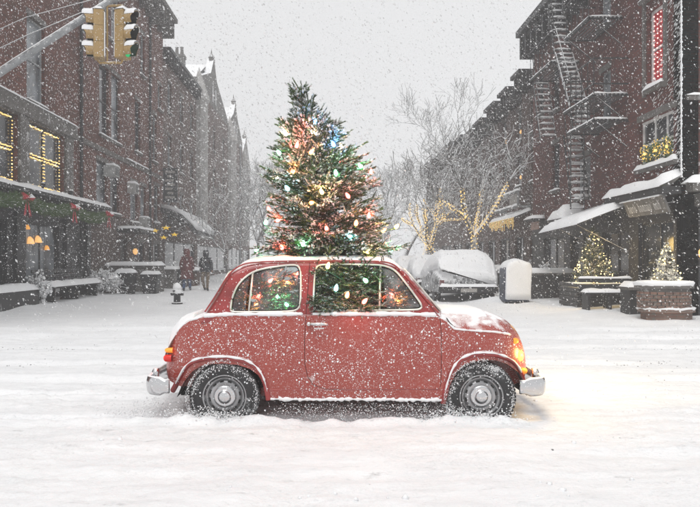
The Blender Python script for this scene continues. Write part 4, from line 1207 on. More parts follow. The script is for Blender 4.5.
wr_ = empty('overhead_wire', (-13, 15.5, 6), 'two thin overhead wires crossing behind the traffic mast', 'wire')
mb = MB()
for (xa, za, xb, zb2) in ((-12, 6.35, 22, 13.2), (-12, 5.9, 22, 14.4)):
    pts = [Vector((xa + (xb - xa) * t, 15.2 - 6 * t, za + (zb2 - za) * t - 1.1 * 4 * t * (1 - t) * .35)) for t in np.linspace(0, 1, 24)]
    mb.tube(pts, .012, 4)
mb.build('wire', M['galv'], wr_)

# ================================================================ HYDRANT, MAILBOX
hx, hy = -4.77, 23.4
z = gz(hx, hy) - .03
hyd = empty('fire_hydrant', (hx, hy, z), 'small dark fire hydrant capped with snow on the left kerb, before the walkers', 'fire hydrant')
MB().lathe([(.001, 0), (.17, 0), (.17, .07), (.11, .09), (.10, .40), (.14, .42), (.14, .46), (.11, .5), (.08, .58), (.03, .62), (.001, .63)], (hx, hy, z), n=16).build('barrel', M['dark'], hyd)
for s in (-1, 1): MB().lathe([(.001, s * .20), (.05, s * .20), (.055, s * .15), (.045, s * .1), (.045, 0)], (hx, hy, z + .34), 'x', 10).build('nozzle', M['dark'], hyd)
MB().lathe([(.001, -.2), (.06, -.2), (.065, -.14), (.05, -.1), (.05, 0)], (hx, hy, z + .30), 'y', 10).build('nozzle', M['dark'], hyd)
mb = MB(); mb.lathe([(.12, .49), (.14, .53), (.12, .60), (.07, .67), (.001, .70)], (hx, hy, z), n=14)
mb.lathe([(.11, .36), (.13, .40), (.12, .46)], (hx + .03, hy - .03, z), n=14); mb.build('snow_cap', M['snow'], hyd, smooth=True)

# mailbox: domed box buried on the windward side
mx, my = 5.55, 22.6
z = gz(mx, my) - .1
mbx = empty('mailbox', (mx, my, z), 'rounded kerbside mailbox plastered with snow, next to the snowed-in van', 'mailbox')
def dome(w, zt, n=14):
    return [(-w, .12)] + [(-w * math.cos(PI * j / n), zt - w * .62 + w * .62 * math.sin(PI * j / n)) for j in range(n + 1)] + [(w, .12)]
mb = MB()
mb.loft([[Vector((mx + a, my + d, z + b)) for a, b in dome(.37, 1.28)] for d in (-.33, .33)]); mb.build('box_shell', simple('navy_mailbox_paint', (.03, .04, .07), .5, speck=.3, cling=.2), mbx)
for sx in (-1, 1):
    for sy in (-1, 1): MB().box(mx + sx * .33 - .03, mx + sx * .33 + .03, my + sy * .29 - .03, my + sy * .29 + .03, z - .1, z + .2).build('leg', M['dark'], mbx)
rings = []
for d, gr_ in ((-.43, -.10), (-.42, -.03), (-.40, .02), (-.33, .045), (-.2, .06), (-.05, .065), (.1, .065), (.25, .06), (.36, .05)):
    dm = dome(.37, 1.30, 26); dm = [(-.37, .12 + .3 * k_) for k_ in (0, 1, 2)] + dm[1:-1] + [(.37, .12 + .3 * k_) for k_ in (2, 1, 0)]
    rings.append([Vector((mx + .05 + a * (1 + gr_ * .8) + .05 * (float(vnoise(b * 4 + 3, d * 5, 7)) - .5), my + d + .07 * (float(vnoise(a * 5, b * 5, 8)) - .5) * (d < -.3), z + b * (1 + gr_) + .05 * (float(vnoise(a * 6, d * 6, 9)) - .3) + (.09 * float(vnoise(a * 9, d * 3, 4)) if b < .3 else 0))) for a, b in dm])
MB().loft(rings).build('snow_layer', M['snow'], mbx, smooth=True)

# ================================================================ SNOWED-IN PARKED CARS
def snow_vehicle(name, cat, x, y, L, W, H, label, van=True, seed=1, dark_side=True):
    z0 = gz(x, y) - .05
    root = empty(name, (x, y, z0), label, cat, 'snow-buried parked vehicles')
    ns = 22; rings = []; n = 30
    def prof(t):   # t 0 rear .. 1 front : height of body top
        if van: return H * np.interp(t, [0, .03, .08, .2, .62, .74, .80, .97, 1], [.50, .68, .88, 1, .98, .80, .62, .50, .36])
        return H * np.interp(t, [0, .04, .16, .30, .62, .76, .97, 1], [.48, .60, .64, .97, .97, .62, .52, .34])
    for i in range(ns):
        t = i / (ns - 1); yy = y + L * t; h = prof(t)
        wp = W / 2 * (1 - abs(2 * t - 1) ** 8 * .16)
        ring = []
        for j in range(n + 1):
            a = PI * j / n; cx, sz = math.cos(a), math.sin(a)
            sx_ = np.sign(cx) * abs(cx) ** .42; s_ = sz ** .5
            zz = .32 + (h - .32) * s_
            tum = 1 - .16 * max(0, (zz - H * .55) / (H * .45))
            ring.append(Vector((x + wp * tum * sx_, yy, z0 + zz)))
        rings.append(ring)
    MB().loft(rings).build('body', simple('dark_car_paint', (.035, .037, .042), .35, top=.15, cling=.6, speck=.5, ss=22), root, smooth=True)
    # thick snow blanket
    R = []; 
    for i in range(90):
        t = i / 89; tt = -.02 + 1.04 * t; yy = y + L * tt; h = prof(min(1, max(0, tt)))
        wp = W / 2 * (1 - abs(2 * min(1, max(0, tt)) - 1) ** 8 * .16) + .03
        ring = []
        th = .17 + .06 * float(vnoise(t * 5 + seed, 1, seed))
        for j in range(33):
            a = PI * j / 32; cx, sz = math.cos(a), math.sin(a)
            sx_ = np.sign(cx) * abs(cx) ** .36; s_ = sz ** .45
            lo = .62 if (i > 6) else .55
            if dark_side and cx < 0: lo = lo + .50 * float(vnoise(yy * 1.3, 5, seed)) ** 1.5 + .05
            zz = lo + (h + th - lo) * s_ + .06 * (float(vnoise(yy * 2.2, j * .5, seed + 1)) - .3) + .045 * (float(vnoise(yy * 7, j * 1.1, seed + 4)) - .5) + (.10 * (float(vnoise(yy * 5, j * .3, seed + 6)) - .5) if j in (0, 1, 31, 32) else 0)
            tum = 1 - .16 * max(0, (zz - H * .55) / (H * .45))
            ring.append(Vector((x + (wp + .05 * s_) * tum * sx_, yy, z0 + zz)))
        R.append(ring)
    MB().loft(R).build('snow_blanket', M['snow'], root, smooth=True)
    b_ = MB(); b_.fbox(WORLD, x - W * .46, x + W * .46, z0 + .30, z0 + .52, y - .13, y + .05)
    b_.build('bumper', M['dark'], root)
    MB().snow(WORLD, x - W * .44, x + W * .44, z0 + .52, y - .17, y + .02, .07, .07, seed=seed).build('bumper_snow', M['snow'], root)
    MB().fbox(WORLD, x - .26, x + .26, z0 + .34, z0 + .46, y - .145, y - .132).build('licence_plate', M['cream'], root)
    for s in (-1, 1): MB().fbox(WORLD, x + s * W * .41 - .07, x + s * W * .41 + .07, z0 + .56, z0 + .72, y - .03, y + .1).build('tail_light', simple('snowy_tail_light', (.12, .02, .02), .4, cling=.5, speck=.4), root)
    for s in (-1, 1):
        for ty in (.2, .8):
            w = MB(); w.lathe([(.001, s * .1), (.2, s * .1), (.31, s * .08), (.33, s * .02), (.33, -s * .12), (.001, -s * .12)], (x + s * (W / 2 - .12), y + L * ty, z0 + .33), 'x', 16)
            w.build('wheel', M['dark'], root)
    return root
v1 = snow_vehicle('parked_van', 'van', 4.42, 24.0, 4.6, 2.05, 1.50, 'snow-buried van with only its dark rear bumper showing, parked on the right', seed=3)
MB().fbox(WORLD, 4.42 - 1.02, 4.42 - .99, gz(4.4, 24) + .8, gz(4.4, 24) + .9, 25.2, 25.9).build('side_window', M['pane'], v1)
snow_vehicle('parked_car', 'car', 4.35, 30.6, 4.3, 1.85, 1.45, 'second snow-buried car parked just ahead of the buried van', van=False, seed=7)
snow_vehicle('parked_car', 'car', 4.3, 37.0, 4.3, 1.85, 1.45, 'third buried car further up the right kerb', van=False, seed=8)
snow_vehicle('parked_car', 'car', -4.3, 52.0, 4.3, 1.85, 1.45, 'snow-buried car far up the left kerb near the gabled houses', van=False, seed=9)

# ================================================================ PLANTERS AND SMALL LIT TREES ON THE RIGHT
def conifer_lit(x, y, z, h, r, label, nbr=46, needles='dark', lights=90, leds='warm_hot', seed=2, snowy=.3, jagged=1.0, cat='christmas tree', lean=0):
    root = empty('lit_christmas_tree', (x, y, z), label, cat)
    rr = np.random.default_rng(seed)
    MB().tube([(x, y, z), (x + lean, y, z + h * .97)], [.05 * h / 1.5, .01], 6).build('trunk', M['bark'], root)
    P0 = []; P1 = []
    for i in range(nbr * 3):
        t = rr.random() ** 1.25
        zz = h * (.06 + .92 * t); R = r * (1 - t) ** .85 * (.7 + .4 * rr.random()) + .03
        a = rr.random() * 2 * PI
        c = np.array([lean * t, 0, zz]); e = c + [R * math.cos(a), R * math.sin(a), -.12 * R + .10 * h * (t - .3)]
        P0.append(c); P1.append(e)
        for k in range(5):
            s = .3 + .65 * rr.random(); q = c + (e - c) * s; d = (e - c) * .5 + rr.normal(size=3) * R * .35
            P0.append(q); P1.append(q + d * (1 - s * .5) * .6)
    P0 = np.array(P0); P1 = np.array(P1)
    L = np.linalg.norm(P1 - P0, axis=1); n = np.maximum(3, (L * 150).astype(int)); ii = np.repeat(np.arange(len(L)), n)
    t = rr.random(len(ii))[:, None]
    B = P0[ii] * (1 - t) + P1[ii] * t; D = (P1 - P0)[ii] / L[ii][:, None] * .8 + rr.normal(size=B.shape) * .7
    V, F = needle_cloud(B, D, .055 * h / 1.3, .006 * h / 1.3, rr)
    mi = (rr.random(len(F)) < snowy).astype(int)
    o = link('crown', np_mesh('crown', V, F, mi=mi), [M['fir'], M['snow']], root); o['kind'] = 'stuff'
    P = []
    for i in range(lights):
        t = rr.random() ** 1.4; R = r * (1 - t) ** .85 * (.85 + .25 * rr.random()) + .02; a = rr.random() * 2 * PI
        P.append([lean * t + R * math.cos(a), R * math.sin(a), h * (.06 + .93 * t)])
    V, F = octas(np.array(P), .016 + .010 * rr.random(lights), r=rr)
    link('string_light', np_mesh('string_light', V, F), M[leds], root)['kind'] = 'stuff'
    return root
M['fir'] = simple('fir_needles', (.035, .055, .028), .7, top=.75, speck=.0, var=.5, nscale=25)
conifer_lit(7.35, 20.9, .45, 1.75, .66, 'lit christmas tree with golden lights under the snowy awning', lights=150, seed=4, leds='warm_hot', snowy=.12)
conifer_lit(7.65, 17.05, .80, .92, .33, 'little frosted tree with white-gold lights standing in the brick planter', nbr=30, lights=60, seed=9, snowy=.55)
def plight(loc, col, power, rad=.05, nm='glow_lamp', parent=None):
    d = bpy.data.lights.new(nm, 'POINT'); d.color = col; d.energy = power; d.shadow_soft_size = rad
    o = bpy.data.objects.new(nm, d); COL.objects.link(o); o.location = loc
    if parent is not None: o.parent = parent; o.location = Vector(loc) - parent.location
    return o
plight((6.9, 20.1, 1.2), (1, .66, .2), 26, .3); plight((7.35, 20.2, 1.8), (1, .66, .2), 12, .2)
plight((7.5, 16.6, 1.25), (1, .78, .4), 7, .25)
# planter bench with snow slats before the lit tree
pb = empty('tree_planter', (7.3, 20.6, 0), 'dark wooden planter bench with snow-lined slats holding the golden lit tree', 'planter')
for k in range(5):
    MB().box(6.6, 6.64, 20.0, 21.6, .12 + k * .13, .22 + k * .13).build('plank', M['dark_wood'], pb)
    MB().box(6.64, 8.0, 19.96, 20.0, .12 + k * .13, .22 + k * .13).build('plank', M['dark_wood'], pb)
MB().box(6.66, 7.98, 20.02, 21.6, -.1, .62).build('trough', M['dark_wood'], pb)
MB().snow(WORLD, 6.66, 7.98, .62, 20.02, 21.6, .10, .1, seed=3).build('snow_cap', M['snow'], pb)
bn2 = empty('street_bench', (7.0, 19.0, 0), 'dark slatted bench with two snow-lined rails before the golden lit tree', 'bench')
zb = .12
for k in range(3):
    MB().box(6.5, 7.85, 19.05 + k * .16, 19.17 + k * .16, zb + .38, zb + .42).build('slat', M['dark_wood'], bn2)
for k in range(2): MB().box(6.5, 7.85, 19.55, 19.59, zb + .5 + k * .17, zb + .61 + k * .17).build('slat', M['dark_wood'], bn2)
for xx in (6.55, 7.1, 7.75): MB().box(xx, xx + .06, 19.05, 19.5, zb - .2, zb + .375).build('leg', M['dark'], bn2)
mb = MB(); mb.snow(WORLD, 6.5, 7.85, zb + .42, 19.05, 19.5, .07, .08, seed=1); mb.snow(WORLD, 6.5, 7.85, zb + .78, 19.54, 19.60, .05, .05, seed=4)
mb.build('snow_cap', M['snow'], bn2)
# brick planter: round-cornered drum on a step
bp_ = empty('brick_planter', (7.57, 17.0, 0), 'octagonal brick planter on a brick step, its rim thick with snow', 'planter')
M['planter_brick'] = brick('planter_brick', (.21, .12, .09), (.12, .075, .06), (.16, .14, .12), .2)
def octo(cx, cy, w, z0, z1, n=8, ph=PI / 8): return [[Vector((cx + w * math.cos(ph + 2 * PI * k / n), cy + w * .75 * math.sin(ph + 2 * PI * k / n), z)) for k in range(n)] for z in (z0, z1)]
MB().loft(octo(7.62, 17.0, .56, -.1, .27)).build('step', M['planter_brick'], bp_)
MB().loft(octo(7.57, 17.0, .60, .271, .70)).build('drum', M['planter_brick'], bp_) if False else None
cnt = 0
proto_b = {}
def brick_ring(cx, cy, w, z0, rows, n=22):
    for r_ in range(rows):
        for k in range(n):
            a = 2 * PI * (k + .5 * (r_ % 2)) / n
            R = w
            x_, y_ = cx + R * math.cos(a), cy + R * .75 * math.sin(a)
            tx, ty = -math.sin(a), .75 * math.cos(a); l = math.hypot(tx, ty); tx /= l; ty /= l
            ww = 2 * PI * R / n * .5 * l * .90
            U = Vector((tx, ty, 0)); Nn = Vector((ty, -tx, 0))
            F = Fr((x_, y_, 0), U, Nn)
            MB().fbox(F, -ww, ww, z0 + r_ * .078, z0 + r_ * .078 + .066, -.05, .028 + .008 * random.random()).build('brick', M['planter_brick'], bp_)
MB().loft(octo(7.57, 17.0, .555, .26, .735, 22, 0)).build('drum', M['stone'], bp_)
brick_ring(7.57, 17.0, .555, .28, 5)
MB().loft(octo(7.57, 17.0, .65, .736, .80, 20, 0)).build('rim', M['stone'], bp_)
def snow_disc(cx, cy, w, z, h, nm, par, hole=0, sy=.75):
    pr = [(w * .985, -.01), (w * 1.03, h * .5), (w * .97, h * .9), (w * .6, h), (.001, h * 1.02)]
    mb = MB(); b_ = MB()
    b_.lathe(pr, (0, 0, 0), n=28)
    b_.v = [(cx + x_ * (1 + .03 * math.sin(7 * math.atan2(y_, x_))), cy + y_ * sy, z + zz + .012 * math.sin(5 * x_ * 7)) for x_, y_, zz in b_.v]
    return b_.build(nm, M['snow'], par, smooth=True)
snow_disc(7.57, 17.0, .65, .80, .10, 'snow_cap', bp_)
so_ = snow_disc(7.62, 17.0, .63, .262, .05, 'step_snow', bp_)
MB().loft(octo(7.62, 17.0, .63, .2, .268, 22, 0)).build('step_edge', M['planter_brick'], bp_)
# low snowy walls, shrubs along the right pavement
stoop(6.3, 7.9, 24.2, 24.8, .72, 'dark low wall with a snow coping left of the golden lit tree', 'low_wall', 'low wall', 'dark_wood')
stoop(7.2, 8.0, 18.0, 18.6, .55, 'dark box with snow on top, tucked between brick planter and slatted bench', 'storage_box', 'box', 'dark_wood', .1)
shrub(6.6, 27.2, gz(6.6, 27.2), .45, .8, 'white frosted shrub beside the low wall on the right', seed=11, n=300)
shrub(7.3, 25.6, .3, .4, 1.1, 'tall frosted shrub against the shop wall beneath the snow-heaped hood', seed=12, n=300)
shrub(6.5, 31.0, gz(6.5, 31.0), .4, .6, 'low frosted shrub by the icicle-light shop', seed=13, n=240)
stoop(6.7, 8.2, 33.0, 33.6, .8, 'snowy stoop wall below the icicle-light awning', 'stoop_wall', 'low wall', 'stone')
bin_(6.2, 25.9, .75, 'dark snow-lidded bin by the white shrub on the right pavement')
bin_(6.9, 29.2, .8, 'dark snow-lidded bin under the peach coloured sign')
for o in bpy.data.objects:
    if o.get('group') == 'bins along the brick front' and o.location.x > 0: o['group'] = 'bins on the right pavement'

# ================================================================ PEOPLE
def skin_chain(name, joints, edges, radii, root_i=0, sub=2):
    me = bpy.data.meshes.new(name); me.from_pydata(joints, edges, []); me.update()
    o = bpy.data.objects.new(name, me); COL.objects.link(o)
    sk = o.modifiers.new('skin', 'SKIN'); sk.use_smooth_shade = True
    for i, r_ in enumerate(radii):
        v = me.skin_vertices[0].data[i]; v.radius = r_ if isinstance(r_, tuple) else (r_, r_); v.use_root = (i == root_i)
    ss = o.modifiers.new('sub', 'SUBSURF'); ss.levels = sub; ss.render_levels = sub
    dg = bpy.context.evaluated_depsgraph_get(); dg.update()
    m2 = bpy.data.meshes.new_from_object(o.evaluated_get(dg))
    bpy.data.objects.remove(o); return m2
def person(x, y, h, label, coat, legs, head_c, long_coat, rz, stride, seed):
    z = gz(x, y) - .03
    root = empty('person', (x, y, z), label, 'person', rz=rz)
    s = h / 1.78
    a = stride
    J = [(0, 0, .95), (0, 0, 1.12), (0, 0, 1.34), (0, 0, 1.46), (0, 0.02, 1.56), (0, .03, 1.66),
         (-.10, 0, .92), (-.11, -.04 + a * .12, .50), (-.11, -a * .22 + .02, .09), (-.12, -a * .22 + .15, .05),
         (.10, 0, .92), (.11, .02 + a * .10, .50), (.12, a * .2, .09), (.12, a * .2 + .14, .05),
         (-.19, 0, 1.42), (-.26, -.03, 1.15), (-.25, .08, .93), (-.21, .13, .88),
         (.19, 0, 1.42), (.27, -.04, 1.15), (.27, .06 if not long_coat else .08, .92), (.25, .10, .86)]
    E = [(0, 1), (1, 2), (2, 3), (3, 4), (4, 5), (0, 6), (6, 7), (7, 8), (8, 9), (0, 10), (10, 11), (11, 12), (12, 13), (2, 14), (14, 15), (15, 16), (16, 17), (2, 18), (18, 19), (19, 20), (20, 21)]
    R = [(.17, .13), (.17, .13), (.19, .13), (.09, .08), (.065, .065), (.095, .11), .10, .075, .055, .05, .10, .075, .055, .05, .08, .062, .045, .038, .08, .062, .045, .038]
    J = [tuple(c * s for c in j) for j in J]; R = [tuple(c * s for c in r_) if isinstance(r_, tuple) else r_ * s for r_ in R]
    me = skin_chain('body', J, E, R)
    mats = [coat, legs, M['boot'], M['skin']]
    for m_ in mats: me.materials.append(m_)
    for p in me.polygons:
        c = p.center / s; p.use_smooth = True
        if c.z < .14: p.material_index = 2
        elif c.z < .93 and abs(c.x) < .20: p.material_index = 1
        elif c.z > 1.53: p.material_index = 3
        elif c.z < .91 and abs(c.x) >= .2: p.material_index = 3
        else: p.material_index = 0
    o = bpy.data.objects.new('body', me); COL.objects.link(o); o.parent = root
    # coat skirt / jacket hem
    rings = []
    zs_ = [1.22, 1.0, .86, .70, .52] if long_coat else [1.20, 1.02, .92, .84]
    ws = [.215, .23, .25, .27, .285] if long_coat else [.22, .235, .24, .235]
    for zz, w in zip(zs_, ws):
        rings.append([Vector((w * .98 * math.cos(t), w * .72 * math.sin(t) + .012 * math.sin(5 * t), zz + .008 * math.sin(3 * t))) * s for t in np.linspace(0, 2 * PI, 22, endpoint=False)])
    MB().loft(rings, cap=False).build('coat_skirt' if long_coat else 'jacket_hem', coat, root, smooth=True, world=False)
    # hood, hat or hair
    mb = MB(); pr = [(.001, 1.83), (.08, 1.81), (.125, 1.76), (.142, 1.68), (.138, 1.60), (.125, 1.53), (.16, 1.44)]
    if not long_coat: pr = [(.001, 1.82), (.07, 1.80), (.118, 1.76), (.132, 1.69), (.130, 1.61), (.118, 1.545), (.125, 1.50)]
    mb.lathe([(a_ * s, b_ * s) for a_, b_ in pr], (0, .0, 0), n=16); mb.v = [(x_, y_ * 1.08 + (.012 if long_coat else .02) * s, zz) for x_, y_, zz in mb.v]
    mb.build('hood' if long_coat else 'knit_hat', head_c, root, smooth=True, world=False)
    # face on the far side: nose, brow, ears (cut off by hood)
    f = MB(); f.add([Vector(v) * s for v in ((-.015, .13, 1.66), (.015, .13, 1.66), (0, .165, 1.635), (0, .135, 1.70), (0, .13, 1.625))], [(0, 2, 3), (1, 3, 2), (0, 4, 2), (1, 2, 4)]); f.build('nose', M['skin'], root, world=False)
    for sx in (-1, 1):
        f = MB(); f.lathe([(.001, .004), (.012, 0)], Vector((sx * .035, .128, 1.685)) * s, 'y', 8); f.build('eye', M['boot'], root, world=False)
    # hands: five bent fingers each, the near ones tucked into pockets on the long coat
    for sx, jt in ((-1, 17), (1, 21)):
        base = Vector(J[jt]); g = MB()
        for q in range(4):
            o_ = Vector((0, (q - 1.5) * .019, 0)) * s; L = (.07, .08, .076, .06)[q] * s
            g.tube([base + o_ + Vector((0, 0, .01)), base + o_ + Vector((-sx * .006, .006, -L * .5)), base + o_ + Vector((-sx * .026, .012, -L * .9))], [.010 * s, .009 * s, .007 * s], 6)
        g.tube([base + Vector((-sx * .01, .03, .02)), base + Vector((-sx * .02, .055, -.01)), base + Vector((-sx * .025, .058, -.035))], [.011 * s, .010 * s, .008 * s], 6)
        g.build('hand', M['skin'] if not long_coat else M['boot'], root, world=False)
    return root
M['skin'] = simple('skin', (.45, .27, .2), .6, top=1.0)
M['boot'] = simple('black_leather', (.02, .02, .02), .5, top=.8)
M['coat_red'] = simple('maroon_wool', (.13, .035, .035), .9, speck=.3, ss=26, top=.8)
M['coat_navy'] = simple('dark_jacket', (.018, .022, .03), .8, speck=.35, ss=26, top=.75)
M['jeans'] = simple('blue_denim', (.06, .10, .20), .85, top=1.0, speck=.2, ss=26)
M['khaki'] = simple('brown_trousers', (.15, .11, .075), .85, top=1.0, speck=.25, ss=26)
person(-6.15, 32.2, 1.80, 'person in a long maroon hooded coat and blue jeans, walking away', M['coat_red'], M['jeans'], M['coat_red'], True, 0.1, 1.0, 1)
person(-5.35, 32.3, 1.76, 'person in a dark jacket, knit hat and brown trousers, walking away', M['coat_navy'], M['khaki'], M['coat_navy'], False, -.08, -1.1, 2)
# ================================================================ THE RED CAR
XC, YC = 0.1276, 7.07
def PX(px, dep): return (px - 330) * dep / 750 - XC
def PZ(py, dep): return 1.37 + (260 - py) * dep / 750
car = empty('red_car', (XC, YC, 0), 'small vintage red two-door car speckled with snow, an evergreen standing on its roof', 'car')
m, nt, b = newmat('red_car_paint')
geo = N(nt, 'NewGeometry')
sx = N(nt, 'SeparateXYZ'); nt.links.new(geo.outputs['Position'], sx.inputs[0])
no = N(nt, 'TexNoise', i_Scale=2.2, i_Detail=7.0, i_Roughness=.65); nt.links.new(geo.outputs['Position'], no.inputs['Vector'])
c0 = mixc(nt, no.outputs[0], (.25, .026, .019), (.37, .062, .041))
nd_ = N(nt, 'TexNoise', i_Scale=55.0, i_Detail=3.0); nt.links.new(geo.outputs['Position'], nd_.inputs['Vector'])
c0 = mixc(nt, math2(nt, 'MULTIPLY', ramp(nt, nd_.outputs[0], .5, .75), .30), c0, (.50, .27, .25))      # thin frost
c1, f1 = frost(nt, c0, .76, 0.0, .26, 46.0, thr=.42)
c2, f2 = frost(nt, c1, 1.0, 0.05, .34, 80.0, thr=.5)
c2, f3 = frost(nt, c2, 1.0, 0.0, .34, 150.0, thr=.5); f2 = math2(nt, 'MAXIMUM', f2, f3)
nl = N(nt, 'TexNoise', i_Scale=2.6, i_Detail=5.0); nt.links.new(geo.outputs['Position'], nl.inputs['Vector'])
keep_ = ramp(nt, nl.outputs[0], .36, .56)
f2 = math2(nt, 'MULTIPLY', f2, math2(nt, 'ADD', math2(nt, 'MULTIPLY', keep_, .75), .25))
c2 = mixc(nt, f2, c1, SNOW_C)
nt.links.new(c2, b.inputs['Base Color'])
rf = math2(nt, 'MAXIMUM', f1, f2)
nt.links.new(math2(nt, 'ADD', math2(nt, 'MULTIPLY', rf, .45), .32), b.inputs['Roughness'])
nt.links.new(math2(nt, 'MULTIPLY', math2(nt, 'SUBTRACT', 1.0, rf), .35), b.inputs['Coat Weight'])
b.inputs['Coat Roughness'].default_value = .15
bp = N(nt, 'Bump', i_Strength=.5, i_Distance=.006); nt.links.new(rf, bp.inputs['Height']); nt.links.new(bp.outputs[0], b.inputs['Normal'])
M['paint'] = m
m2 = simple('clean_red_paint', (.28, .028, .027), .3, top=.8, speck=.18, ss=60, coat=.3); M['paint2'] = m2; M['paint3'] = simple('cabin_red_paint', (.27, .027, .026), .3, top=.62, cling=.05, speck=.32, ss=75, coat=.3)
def chrome(name, speck=.25):
    m, nt, b = newmat(name)
    c, f = frost(nt, (.62, .62, .63, 1) if False else mixc(nt, 0.5, (.6, .6, .61), (.64, .64, .65)), .6, .04, speck, 70.0)
    nt.links.new(c, b.inputs['Base Color']); nt.links.new(math2(nt, 'SUBTRACT', 1.0, f), b.inputs['Metallic'])
    nt.links.new(math2(nt, 'ADD', math2(nt, 'MULTIPLY', f, .5), .16), b.inputs['Roughness']); return m
M['chrome'] = chrome('chrome')
M['rubber'] = simple('tyre_rubber', (.028, .028, .03), .8, top=.9, cling=.22, speck=.5, ss=55)
M['steel'] = simple('wheel_steel', (.34, .34, .35), .38, .7, top=1.0, speck=.35, ss=60, cling=.08)
M['under'] = simple('underbody_black', (.02, .02, .02), .9, top=1.0, speck=.25, ss=60)
M['cream_chrome'] = simple('pale_window_trim', (.70, .68, .62), .3, .25, top=1.0)

def interp(x, pts):
    xs = [p[0] for p in pts]; ys = [p[1] for p in pts]
    return float(np.interp(x, xs, ys))
def prof_pts(L):  # (px,py,dep)
    return [(PX(a, d), PZ(b_, d)) for a, b_, d in L]
SH = prof_pts([(162.5, 371, 6.65), (163.5, 362, 6.62), (166, 352, 6.58), (170, 342, 6.53), (175, 333, 6.48), (181, 326, 6.44), (190, 320.5, 6.42), (202, 317.5, 6.40), (225, 316, 6.385), (300, 315.5, 6.38), (400, 315.5, 6.38), (438, 316.5, 6.39), (447, 322, 6.40), (455, 329, 6.41), (470, 330.5, 6.42), (495, 332, 6.44), (509, 334, 6.5), (517, 338.5, 6.55), (523, 346, 6.6), (527, 357, 6.65), (529, 370, 6.7)])
DK = prof_pts([(162, 371, 6.8), (164.5, 352, 7.0), (170, 338, 7.05), (176, 327, 7.07), (186, 318, 7.07), (200, 313, 7.07), (230, 311, 7.07), (420, 309, 7.07), (445, 306.5, 7.07), (468, 307.5, 7.07), (486, 311, 7.07), (500, 317, 7.07), (509, 325, 7.07), (515, 336, 7.07), (521, 350, 7.0), (527, 370, 6.8)])
BT = [(-1.62, .40), (-1.56, .30), (-1.45, .26), (-.9, .17), (1.0, .16), (1.45, .24), (1.58, .30), (1.66, .40)]
XR, XF = SH[0][0], SH[-1][0]
XM = (XR + XF) / 2; LH = (XF - XR) / 2
def Wd(x):
    t = min(1, abs(x - XM) / (LH * 1.004)); return .69 * (1 - t ** 5.2) ** (1 / 3.6) + .0
def body_y(x, z):
    """half width of the lower body at x, height z"""
    zs, zb = interp(x, SH), interp(x, BT)
    t = max(0, min(1, (z - zb) / max(.02, zs - zb)))
    return Wd(x) * (.952 + .048 * math.sin(PI * min(1, t * .96 + .06)) ** .8)
def body_ring(x, inset=0.0):
    zs, zc, zb = interp(x, SH), max(interp(x, DK), interp(x, SH) + .004), interp(x, BT)
    if zs - zb < .06: zb = zs - .06
    h = [(0, zb), (.35, zb), (.7, zb), (.93 * .95, zb + .004)]
    for t in np.linspace(.03, 1, 20):
        h.append((.952 + .048 * math.sin(PI * min(1, t * .96 + .06)) ** .8, zb + (zs - zb) * t))
    e = h[-1][0]
    for v in (.03, .07, .13, .2, .3, .45, .6, .8): h.append((e * (1 - v), zs + (zc - zs) * (1 - (1 - v) ** 3.2)))
    h.append((0, zc))
    W = Wd(x)
    pos = [Vector((x, a * W, z)) for a, z in h]
    return pos + [Vector((p.x, -p.y, p.z)) for p in pos[-2:0:-1]]
ths = np.concatenate([np.linspace(-1, 1, 91)])
xs_ = [XM + LH * .9995 * math.sin(t * PI / 2) for t in ths]
# ----- boolean helpers (no operators)
def raw(mb, name='tmp'):
    me = bpy.data.meshes.new(name); me.from_pydata(mb.v, [], mb.f)
    bm = bmesh.new(); bm.from_mesh(me); bmesh.ops.remove_doubles(bm, verts=bm.verts, dist=1e-6); bmesh.ops.recalc_face_normals(bm, faces=bm.faces); bm.to_mesh(me); bm.free()
    o = bpy.data.objects.new(name, me); COL.objects.link(o); return o
def boolean(base, cutters, op='DIFFERENCE'):
    for c in cutters:
        md = base.modifiers.new('b', 'BOOLEAN'); md.operation = op; md.solver = 'EXACT'; md.object = c
    dg = bpy.context.evaluated_depsgraph_get(); dg.update()
    me = bpy.data.meshes.new_from_object(base.evaluated_get(dg))
    return me
def kill(*os_):
    for o in os_: bpy.data.objects.remove(o)
def finish(me, name, mats, parent, smooth=True, angle=35):
    for m_ in list(me.materials): pass
    me.materials.clear()
    o = link(name, me, mats, parent)
    bm = bmesh.new(); bm.from_mesh(me)
    for f in bm.faces: f.smooth = smooth; f.material_index = 0
    for e in bm.edges:
        if len(e.link_faces) == 2 and e.calc_face_angle(0) > math.radians(angle): e.smooth = False
    bm.to_mesh(me); bm.free()
    return o
def side_pts(L, base=6.38):
    out = []
    for px, py in L:
        d = base
        for _ in range(3):
            x, z = PX(px, d), PZ(py, d); d = YC - body_y(max(XR + .02, min(XF - .02, x)), z)
        out.append((PX(px, d), PZ(py, d)))
    return out
def chaikin(P, k=2, closed=True):
    for _ in range(k):
        Q = []
        n = len(P)
        for i in range(n if closed else n - 1):
            a, b_ = P[i], P[(i + 1) % n]
            Q += [(a[0] * .75 + b_[0] * .25, a[1] * .75 + b_[1] * .25), (a[0] * .25 + b_[0] * .75, a[1] * .25 + b_[1] * .75)]
        if not closed: Q = [P[0]] + Q + [P[-1]]
        P = Q
    return P
archR = side_pts([(178, 430), (180, 395), (183.5, 386), (188, 378), (193, 371.5), (201, 366.5), (212, 364), (224, 363.5), (238, 365), (250, 369), (258, 375), (263.5, 384), (266.5, 396), (267, 430)])
archF = side_pts([(446.5, 430), (447, 398), (450, 385), (456, 373), (463, 365), (473, 361.5), (485, 360), (497, 361), (507, 364.5), (515, 371), (519.5, 380), (521, 392), (521.5, 430)])
body0 = MB(); body0.loft([body_ring(x) for x in xs_])
bo = raw(body0)
cut = []
